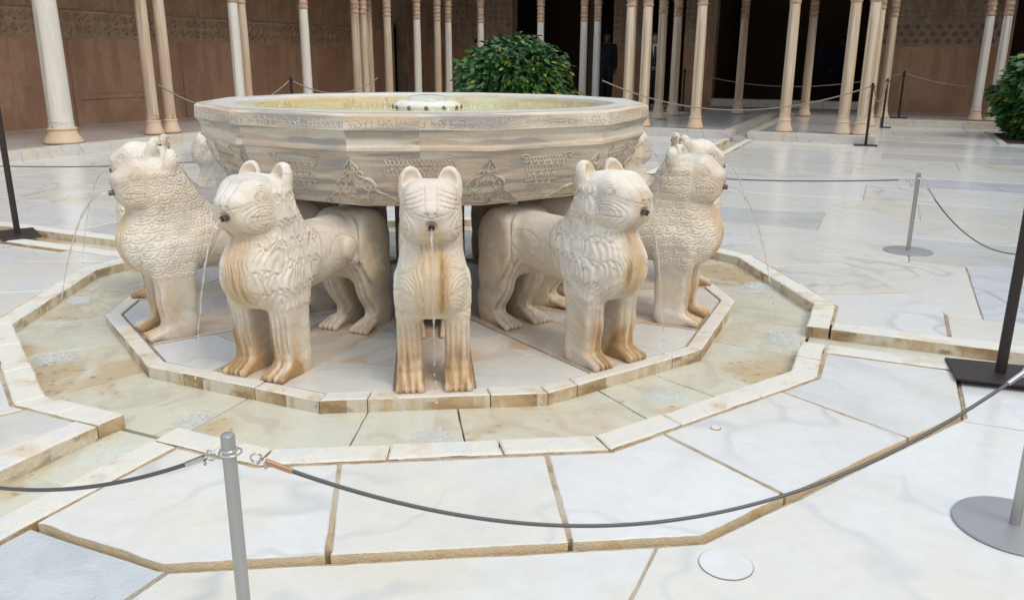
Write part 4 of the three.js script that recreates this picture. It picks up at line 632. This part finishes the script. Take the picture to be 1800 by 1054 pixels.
// ---------------------------------------------------------------- water from the lions' mouths
{
  const where = { 0: 'before the head-on lion', '-30': 'before the lion just left of the head-on lion', 30: 'before the lion just right of the head-on lion', '-60': 'before the left lion in profile', 60: 'before the right lion in profile', '-90': 'from behind the left lion in profile', 90: 'from behind the right lion in profile', '-120': 'beside the far left of the basin', 120: 'beside the far right of the basin', 150: 'behind the basin, right of the pedestal', '-150': 'behind the basin, left of the pedestal', 180: 'straight behind the basin' };
  const reach = { 0: .20, '-30': .24, 30: .15, '-60': .30, 60: .29, '-90': .24, 90: .25, '-120': .3, 120: .3 };
  for (let k = 0; k < 12; k++) {
    const A = k * 30 > 180 ? k * 30 - 360 : k * 30, [s, c] = ang(A === -30 ? -27.6 : A), R = rng(k + 70), r0 = 1.676 + ({ 0: 0, '-30': -.044, 30: -.02, '-60': -.086, 60: -.086, '-90': -.027, 90: -.027, '-120': -.027, 120: -.027 }[A] ?? .033), y0 = .6615, rl = reach[A] ?? .22, T = sqrt(2 * (y0 + .035) / 9.8), vy = abs(A) >= 60 ? .25 : .0, g = [];
    const at = (t, lat = 0) => { const u = t; const r = r0 + rl * u, y = y0 + vy * u * .38 - (y0 + .036 + vy * .38) * u * u; return V3(s * r + c * lat, y, c * r - s * lat); };
    const pts = []; for (let i = 0; i <= 22; i++) { const t = i / 22 * .80; pts.push(at(t, .0022 * sin(i * 1.9 + k) * t)); }
    const tg = new THREE.TubeGeometry(new THREE.CatmullRomCurve3(pts), 80, 1, 7); { const p = tg.attributes.position, n = tg.attributes.normal; for (let i = 0; i <= 80; i++) { const t = i / 80, rr = (.0041 - .0018 * t) * (1 + .45 * sin(t * 58 + k) * sstep(.1, .7, t)); for (let j = 0; j <= 7; j++) { const q = i * 8 + j; p.setXYZ(q, p.getX(q) - n.getX(q) * (1 - rr), p.getY(q) - n.getY(q) * (1 - rr), p.getZ(q) - n.getZ(q) * (1 - rr)); } } }
    const t = group('water_jet', [0, 0, 0]); mesh('stream', tg, jetMat, t);
    for (let i = 0; i < 7; i++) { const u = .82 + i * .026 + R() * .01; g.push(new THREE.SphereGeometry(.0024 + .0022 * R(), 8, 6).scale(1, 1.25, 1).translate(...at(u, (R() - .5) * .008).toArray())); } mesh('drops', g, jetMat, t).userData.kind = 'stuff';
    tag(t, 'thin jet of water falling ' + where[A], 'water jet', 'water jets of the lions');
    // churned patch where it lands
    const P = at(1), N = 30, q = new THREE.CircleGeometry(1, 40, 0, 2 * PI), rg = new THREE.RingGeometry(.001, 1, 48, 22).rotateX(-PI / 2), pp = rg.attributes.position; for (let i = 0; i < pp.count; i++) { const x = pp.getX(i), z = pp.getZ(i), r = hypot(x, z); pp.setXYZ(i, x * .095, .0045 * (1 - r * r) * (.9 + .7 * cos(r * 26) + 1.5 * noise3(x * 9, z * 9, k) + 1.2 * noise3(x * 22, z * 22, k)), z * .075); } rg.computeVertexNormals();
    const dr = []; for (let i = 0; i < 22; i++) { const a = R() * 2 * PI, r = sqrt(R()) * .085; dr.push(new THREE.IcosahedronGeometry(.0012 + .0022 * R() * R(), 1).translate(r * cos(a), .003 + .012 * R() * R(), r * sin(a))); }
    const sp = group('water_splash', [P.x, -.0345, P.z], k); mesh('churned_water', boxUV(rg), foamMat, sp); mesh('drops', dr, std({ color: lin(.9, .93, .95), roughness: .1 }), sp).userData.kind = 'stuff';
    tag(sp, 'churned water under the jet ' + where[A], 'splash', 'splashes in the ring channel');
  }
}

// ---------------------------------------------------------------- barriers
function steelStanchion(pos, label) {
  const t = group('steel_stanchion', pos), h = .535; mesh('post', [boxUV(lathe([[.0138, .006], [.0138, h - .003], [.012, h], [0, h]], 24))], steelMat, t);
  mesh('base_plate', lathe([[0, 0], [.155, 0], [.157, .004], [.155, .0085], [.02, .0105], [0, .0105]], 48), std({ color: lin(.42, .41, .42), metalness: .6, roughness: .45 }), t);
  const ring = new THREE.TorusGeometry(.0215, .0022, 8, 28).rotateX(PI / 2).translate(.003, .497, 0), r2 = new THREE.TorusGeometry(.0148, .003, 8, 24).rotateX(PI / 2).translate(0, .502, 0); mesh('collar', [ring, r2], brightSteel, t);
  return tag(t, label, 'stanchion', 'steel stanchions round the fountain');
}
const stF = [1.135, Y_OUT, 2.79], stR = [2.693, Y_OUT, 1.48], stB = [2.463, Y_OUT, -2.236];
steelStanchion(stF, 'short brushed steel barrier post in the front left of the photo');
steelStanchion(stR, 'short steel barrier post on a round plate, cut by the right edge of the photo');
steelStanchion(stB, 'short steel barrier post on a round plate, standing on the open floor at the right');
function cable(a, b, sag, label, copper) { // between the collars of two posts
  const A = V3(a[0], .472, a[2]), B = V3(b[0], .472, b[2]), d = B.clone().sub(A), L = d.length(), dir = d.clone().normalize(); A.addScaledVector(dir, .03); B.addScaledVector(dir, -.03);
  const at = t => V3(lerp(A.x, B.x, t), lerp(A.y, B.y, t) - 4 * sag * t * (1 - t), lerp(A.z, B.z, t)), n = 40, pts = []; const k = .07 / L; for (let i = 0; i <= n; i++) pts.push(at(k + (1 - 2 * k) * i / n));
  const t = group('barrier_cable'); const tg = new THREE.TubeGeometry(new THREE.CatmullRomCurve3(pts), 160, .0046, 10); const uv = tg.attributes.uv; for (let i = 0; i < uv.count; i++) { uv.setX(i, uv.getX(i) * L / .02); uv.setY(i, uv.getY(i) * 2); } mesh('strand', tg, cableMat, t);
  for (const [u, v, w] of [[.02 / L, k, 0], [1 - .02 / L, 1 - k, 1]]) { const p = at(u * 1.9 > 1 ? u : u), q = at(v), m = p.clone().lerp(q, .35), e = q.clone().lerp(p, -.35); mesh('ferrule', cyl(m, e, .0066, .006, 12), copper && !w ? copperMat : brightSteel, t);
    const eye = new THREE.TorusGeometry(.0105, .0022, 7, 18), rot = new THREE.Quaternion().setFromUnitVectors(V3(1, 0, 0), q.clone().sub(p).normalize()); mesh('shackle', [eye.clone().applyQuaternion(rot).translate(p.x, p.y, p.z), new THREE.TorusGeometry(.008, .0020, 7, 16).rotateX(PI / 2).applyQuaternion(rot).translate(...p.clone().lerp(q, .28).toArray()), cyl(m.clone().add(V3(0, -.006, 0)), m.clone().add(V3(0, -.016, 0)), .0022, .0034, 8)], brightSteel, t); }
  return tag(t, label, 'cable');
}
cable(stF, stR, .30, 'grey steel cable sagging across the foreground between the two nearest steel posts', true);
cable(stF, [-.9, 0, 2.8], .26, 'dark steel cable running left from the front steel post out of the picture');
cable(stB, [3.7, 0, -2.2], .44, 'slack steel cable hanging right of the post on the open floor');
cable(stB, [-1.5, 0, -3.0], .12, 'thin steel cable running left from the post on the open floor, behind the lions');
cable([-4.1, 0, .1], [-2.3, 0, -2.2], .08, 'thin steel cable low behind the left lions over the bluish floor');
steelStanchion([-1.5, Y_OUT, -3.0], 'short steel barrier post hidden behind the basin'); steelStanchion([-2.3, Y_OUT, -2.2], 'short steel barrier post hidden behind the left of the basin');
function tallPost(pos, turn, label, mat, h = .92, w = .37, dpt = .25) { const t = group('rope_post', pos, turn); mesh('post', cyl(V3(0, .008, 0), V3(0, h, 0), .0205, .0205, 18), mat, t); mesh('base_plate', rbox(w, .014, dpt, .006, 0, .0071, 0), mat, t); mesh('cap', [cyl(V3(0, h, 0), V3(0, h + .012, 0), .024, .020, 18)], mat, t); for (const s of [-1, 1]) mesh('hook', new THREE.TorusGeometry(.014, .004, 6, 14).translate(s * .033, h - .04, 0), mat, t); return tag(t, label, 'rope post'); }
tallPost([2.775, .004, .228], .12, 'brown metal post on a rectangular plate standing over the right channel', brownMetal);
tallPost([-3.345, .004, .06], -.5, 'brown metal post on a rectangular plate by the left channel, cut by the photo edge', brownMetal);
const bp = [[1.95, Y_OUT, -10.2, 'dark rope post in front of the right front pavilion pair'], [2.12, Y_OUT, -14.4, 'dark rope post standing before the step of the right back gallery'], [2.41, PLAT, -15.5, 'dark rope post standing on the right back gallery floor before the brown wall'], [-2.16, PLAT, -15.6, 'dark rope post standing at the back of the pavilion, left of its front column'], [-7.2, Y_OUT, -7.9, 'dark rope post just left of the single column in the left gallery']];
for (const [x, y, z, l] of bp) tallPost([x, y, z], 0, l, blackMetal, .93, .34, .22);
function rope(a, b, sag, label) { const pts = []; for (let i = 0; i <= 16; i++) { const t = i / 16; pts.push(V3(lerp(a[0], b[0], t), lerp(a[1], b[1], t) - 4 * sag * t * (1 - t), lerp(a[2], b[2], t))); } tag(mesh('barrier_rope', tube(pts, .0105, 48, 6), ropeMat), label, 'rope'); }
rope([1.92, .87, -10.2], [-2.35, .9, -10.15], .42, 'pale rope swinging across the whole front of the pavilion');
rope([-2.12, 1.01, -15.6], [2.38, 1.01, -15.5], .30, 'rope hanging across the back of the pavilion before the dark opening');
rope([2.44, 1.01, -15.5], [5.2, 1.01, -15.6], .24, 'dark rope sagging before the brown wall at the right');
rope([2.12, .87, -14.36], [1.97, .87, -10.25], .3, 'short rope between the two dark posts at the right corner of the pavilion');
rope([-7.17, .87, -7.9], [-7.2, .87, -10.6], .25, 'rope hanging right of the dark post in the left gallery'); rope([-7.23, .87, -7.9], [-7.2, .87, -5.0], .4, 'rope hanging left of the dark post in the left gallery');

// ---------------------------------------------------------------- bushes
function bush(label, x, z, rx, ry, rz, cy, seed, n) {
  const t = group('laurel_bush', [x, Y_OUT, z]), R = rng(seed); tag(t, label, 'bush');
  const trunk = []; for (let i = 0; i < 5; i++) { const a = i * 1.26; trunk.push(cyl(V3(0, 0, 0), V3(.5 * rx * cos(a), cy + .2, .5 * rz * sin(a)), .05, .02, 7)); } mesh('trunk', trunk, std({ color: lin(.09, .06, .04), roughness: .9 }), t);
  const leaf = new THREE.BufferGeometry(); leaf.setAttribute('position', new THREE.Float32BufferAttribute([0, 0, 0, .28, .035, .22, .28, .035, -.22, 0, 0, 0, .65, .02, .2, .65, .02, -.2, 1, -.09, 0, .28, -.02, 0, .65, -.035, 0].slice(0), 3)); leaf.setIndex([0, 7, 1, 0, 2, 7, 1, 7, 8, 1, 8, 4, 2, 8, 7, 2, 5, 8, 4, 8, 6, 5, 6, 8]); leaf.computeVertexNormals();
  const m = new THREE.InstancedMesh(leaf, phys({ color: lin(1, 1, 1), roughness: .42, transmission: .25, thickness: 0, side: THREE.DoubleSide }), n); m.name = 'foliage'; m.userData.kind = 'stuff'; m.castShadow = m.receiveShadow = true;
  const M = new THREE.Matrix4(), q = new THREE.Quaternion(), q2 = new THREE.Quaternion(), col = new THREE.Color();
  for (let i = 0; i < n; i++) { const u = R() * 2 - 1, a = R() * 2 * PI, sr = sqrt(1 - u * u); let dx = sr * cos(a), dy = u, dz = sr * sin(a); const lump = 1 + .13 * noise3(dx * 2.6 + seed, dy * 2.6, dz * 2.6) + .10 * noise3(dx * 7, dy * 7, dz * 7 + seed), dep = Math.pow(R(), 2.2), k = lump * (1 - .42 * dep) + .03 * R() + .16 * Math.pow(R(), 9);
    const p = V3(dx * rx * k, cy + dy * ry * k, dz * rz * k); if (p.y < .05) { p.y = .05 + R() * .2; }
    q.setFromUnitVectors(V3(1, 0, 0), V3(dx + (R() - .5) * 1.4, dy * .5 - .55 + (R() - .5) * .8, dz + (R() - .5) * 1.4).normalize()); q2.setFromAxisAngle(V3(1, 0, 0), (R() - .5) * 1.6); q.multiply(q2); const s = .105 + .07 * R(); M.compose(p, q, V3(s, s, s)); m.setMatrixAt(i, M);
    const y = R(), f = .75 + .5 * R(), cl = sstep(.1, .5, noise3(dx * 4, dy * 4, dz * 4 + 9 + seed)); y < .05 + .16 * cl ? col.setRGB(.34 * f, .33 * f, .04) : y < .55 ? col.setRGB(.055 * f, .17 * f, .032) : col.setRGB(.030 * f, .105 * f, .034 * f); m.setColorAt(i, col); }
  t.add(m);
}
bush('clipped green laurel bush rising behind the basin', -4.20, -10.6, .97, .95, .97, .68, 4, 10000);
bush('clipped green laurel bush cut by the right edge of the photo', 4.84, -12.9, .90, .84, .90, .70, 9, 9000);
{ const t = group('planting_bed'); tag(t, 'dark square of earth in the floor under the right bush', 'planting bed', null, 'structure'); mesh('earth', span(4.0, 6.2, -.06, Y_OUT + .006, -13.9, -11.4), std({ color: lin(.06, .04, .03), roughness: 1 }), t); mesh('edge_stone', [span(3.88, 3.99, -.06, Y_OUT + .02, -14, -11.3), span(4.0, 6.2, -.06, Y_OUT + .02, -11.39, -11.28)], edgeMat, t); }

// ---------------------------------------------------------------- people in the shade of the galleries
{
  const S = (a, b) => [a, b];
  function person(pos, turn, label, o) {
    const t = group('person', pos, turn), H = o.h || 1.75, k = H / 1.75;
    // facing +z. joints
    const hipL = [.085, .92, 0], knL = [.09, .50, .015], anL = [.09, .08, -.01], sh = [.185, 1.43, 0], el = o.clasp ? [.235, 1.16, .02] : [.225, 1.15, -.02], hand = o.clasp ? [.04, 1.02, .17] : [.22, .90, .03];
    const legs = (x, y, z, r) => { const a = abs(x); return smin(smin(seg3(a, y, z, [...hipL, .088 + r], [...knL, .060 + r]), seg3(a, y, z, [...knL, .058 + r], [...anL, .042 + r]), .03), ell(a, y, z, [.06, .95, 0], [.115 + r, .12, .10 + r]), .05); };
    const arms = (x, y, z, r) => { const a = abs(x); return smin(seg3(a, y, z, [...sh, .052 + r], [...el, .042 + r]), seg3(a, y, z, [...el, .040 + r], [...hand, .028 + r]), .02); };
    const torso = (x, y, z, r) => smin(smin(ell(x, y, z, [0, 1.30, -.005], [.165 + r, .22, .105 + r]), ell(x, y, z, [0, 1.06, 0], [.145 + r, .20, .10 + r]), .08), seg3(abs(x), y, z, [.06, 1.47, -.01, .06 + r], [.16, 1.44, 0, .055 + r]), .05);
    const head = (x, y, z) => { let d = smin(ell(x, y, z, [0, 1.645, .005], [.073, .108, .092]), ell(x, y, z, [0, 1.585, .035], [.052, .06, .058]), .03); d = smin(d, ell(x, y, z, [0, 1.615, .105], [.013, .022, .018]), .012); d = smin(d, ell(abs(x), y, z, [.076, 1.625, .0], [.012, .03, .018]), .01); d = smax(d, -ell(abs(x), y, z, [.03, 1.64, .105], [.016, .008, .014]), .012); d = smin(d, ell(x, y, z, [0, 1.572, .09], [.024, .007, .012]), .008); return smin(d, seg3(x, y, z, [0, 1.42, -.015, .055], [0, 1.56, -.005, .050]), .03); };
    const hands = (x, y, z) => { const a = abs(x); let d = ell(a, y, z, [hand[0], hand[1] - .04, hand[2] + .005], [.024, .045, .018]); for (let i = 0; i < 4; i++) d = smin(d, seg3(a, y, z, [hand[0] - .018 + i * .012, hand[1] - .075, hand[2] + .005, .0085], [hand[0] - .018 + i * .012, hand[1] - .125 + abs(i - 1.5) * .006, hand[2] + .018, .007]), .004); return smin(d, seg3(a, y, z, [hand[0] - .02, hand[1] - .03, hand[2] + .015, .009], [hand[0] - .035, hand[1] - .075, hand[2] + .03, .008]), .008); };
    const body = (x, y, z) => min(smin(min(legs(x, y, z, 0), torso(x, y, z, 0)), arms(x, y, z, 0), .03), head(x, y, z), hands(x, y, z));
    const sc = g => g.scale(k, k, k), lo = [-.34, -.02, -.2], hi = [.34, 1.80, .28];
    mesh('body', sc(sdfGeo(body, lo, hi, .015)), std({ color: lin(...(o.skin || [.35, .21, .15])), roughness: .6 }), t);
    mesh('trousers', sc(sdfGeo((x, y, z) => smax(legs(x, y, z, .016), max(y - 1.02, .06 - y), .01), lo, hi, .019)), std({ color: lin(...o.legs), roughness: .85 }), t);
    const open = (x, y, z) => o.shirt ? -smax(smax(abs(x) - .055 * sstep(1.0, 1.45, y), 1.02 - y, .01), -z, .01) : -1;
    mesh('jacket', sc(sdfGeo((x, y, z) => smax(smin(smax(torso(x, y, z, .018), .86 - y, .02), smax(arms(x, y, z, .014), hand[1] + .015 - y - (o.clasp ? .3 * max(0, z) : 0), .01), .03), max(y - 1.50, open(x, y, z)), .01), lo, hi, .018)), std({ color: lin(...o.top), roughness: .85 }), t);
    if (o.shirt) { mesh('shirt', sc(sdfGeo((x, y, z) => smax(torso(x, y, z, .009), max(y - 1.50, 1.0 - y, -z), .01), lo, hi, .016)), std({ color: lin(.7, .7, .7), roughness: .8 }), t); mesh('tie', sc(boxUV(new THREE.BoxGeometry(.05, .36, .012).translate(0, 1.27, .128))), std({ color: lin(.02, .02, .03), roughness: .6 }), t); }
    mesh('hair', sc(sdfGeo((x, y, z) => smax(ell(x, y, z, [0, 1.665, -.012], [.083, .107, .100]), -ell(x, y, z, [0, 1.60, .085], [.075, .075, .09]), .02), [-.12, 1.5, -.15], [.12, 1.82, .15], .012)), std({ color: lin(.015, .012, .01), roughness: .7 }), t);
    for (const s of [-1, 1]) mesh('shoe', sc(boxUV(new THREE.SphereGeometry(.05, 12, 8).scale(.9, .75, 2.5).translate(s * .09, .037, .035))), std({ color: lin(.02, .02, .02), roughness: .4 }), t);
    return tag(t, label, 'person');
  }
  person([-2.97, PLAT, -15.9], .35, 'person in a dark suit, white shirt and tie standing among the pavilion columns, hands clasped', { top: [.022, .024, .034], legs: [.02, .024, .045], shirt: true, clasp: true, h: 1.74 });
  person([-4.30, PLAT, -16.4], .5, 'person in dark clothes half hidden by the column pair right of the bush', { top: [.007, .008, .012], legs: [.006, .007, .01], skin: [.12, .07, .05], h: 1.76 });
  person([-7.70, PLAT, -16.1], .9, 'person of whom only dark hair shows over the left of the bush', { top: [.02, .018, .02], legs: [.02, .02, .03], h: 1.62 });
  person([.36, .16, -20.6], .2, 'left one of two dark figures standing deep inside the wide opening', { top: [.02, .024, .05], legs: [.01, .01, .02], skin: [.1, .06, .04], h: 1.72 });
  person([.88, .16, -20.6], -.4, 'right one of two dark figures standing deep inside the wide opening', { top: [.016, .02, .04], legs: [.01, .01, .02], skin: [.1, .06, .04], h: 1.72 });
}
const renderer = new THREE.WebGLRenderer({ antialias: true });
renderer.toneMapping = THREE.LinearToneMapping; renderer.toneMappingExposure = EXPOSURE; renderer.shadowMap.enabled = true; renderer.shadowMap.type = THREE.PCFSoftShadowMap;
renderer.setSize(1024, 599);
renderer.render(scene, camera);
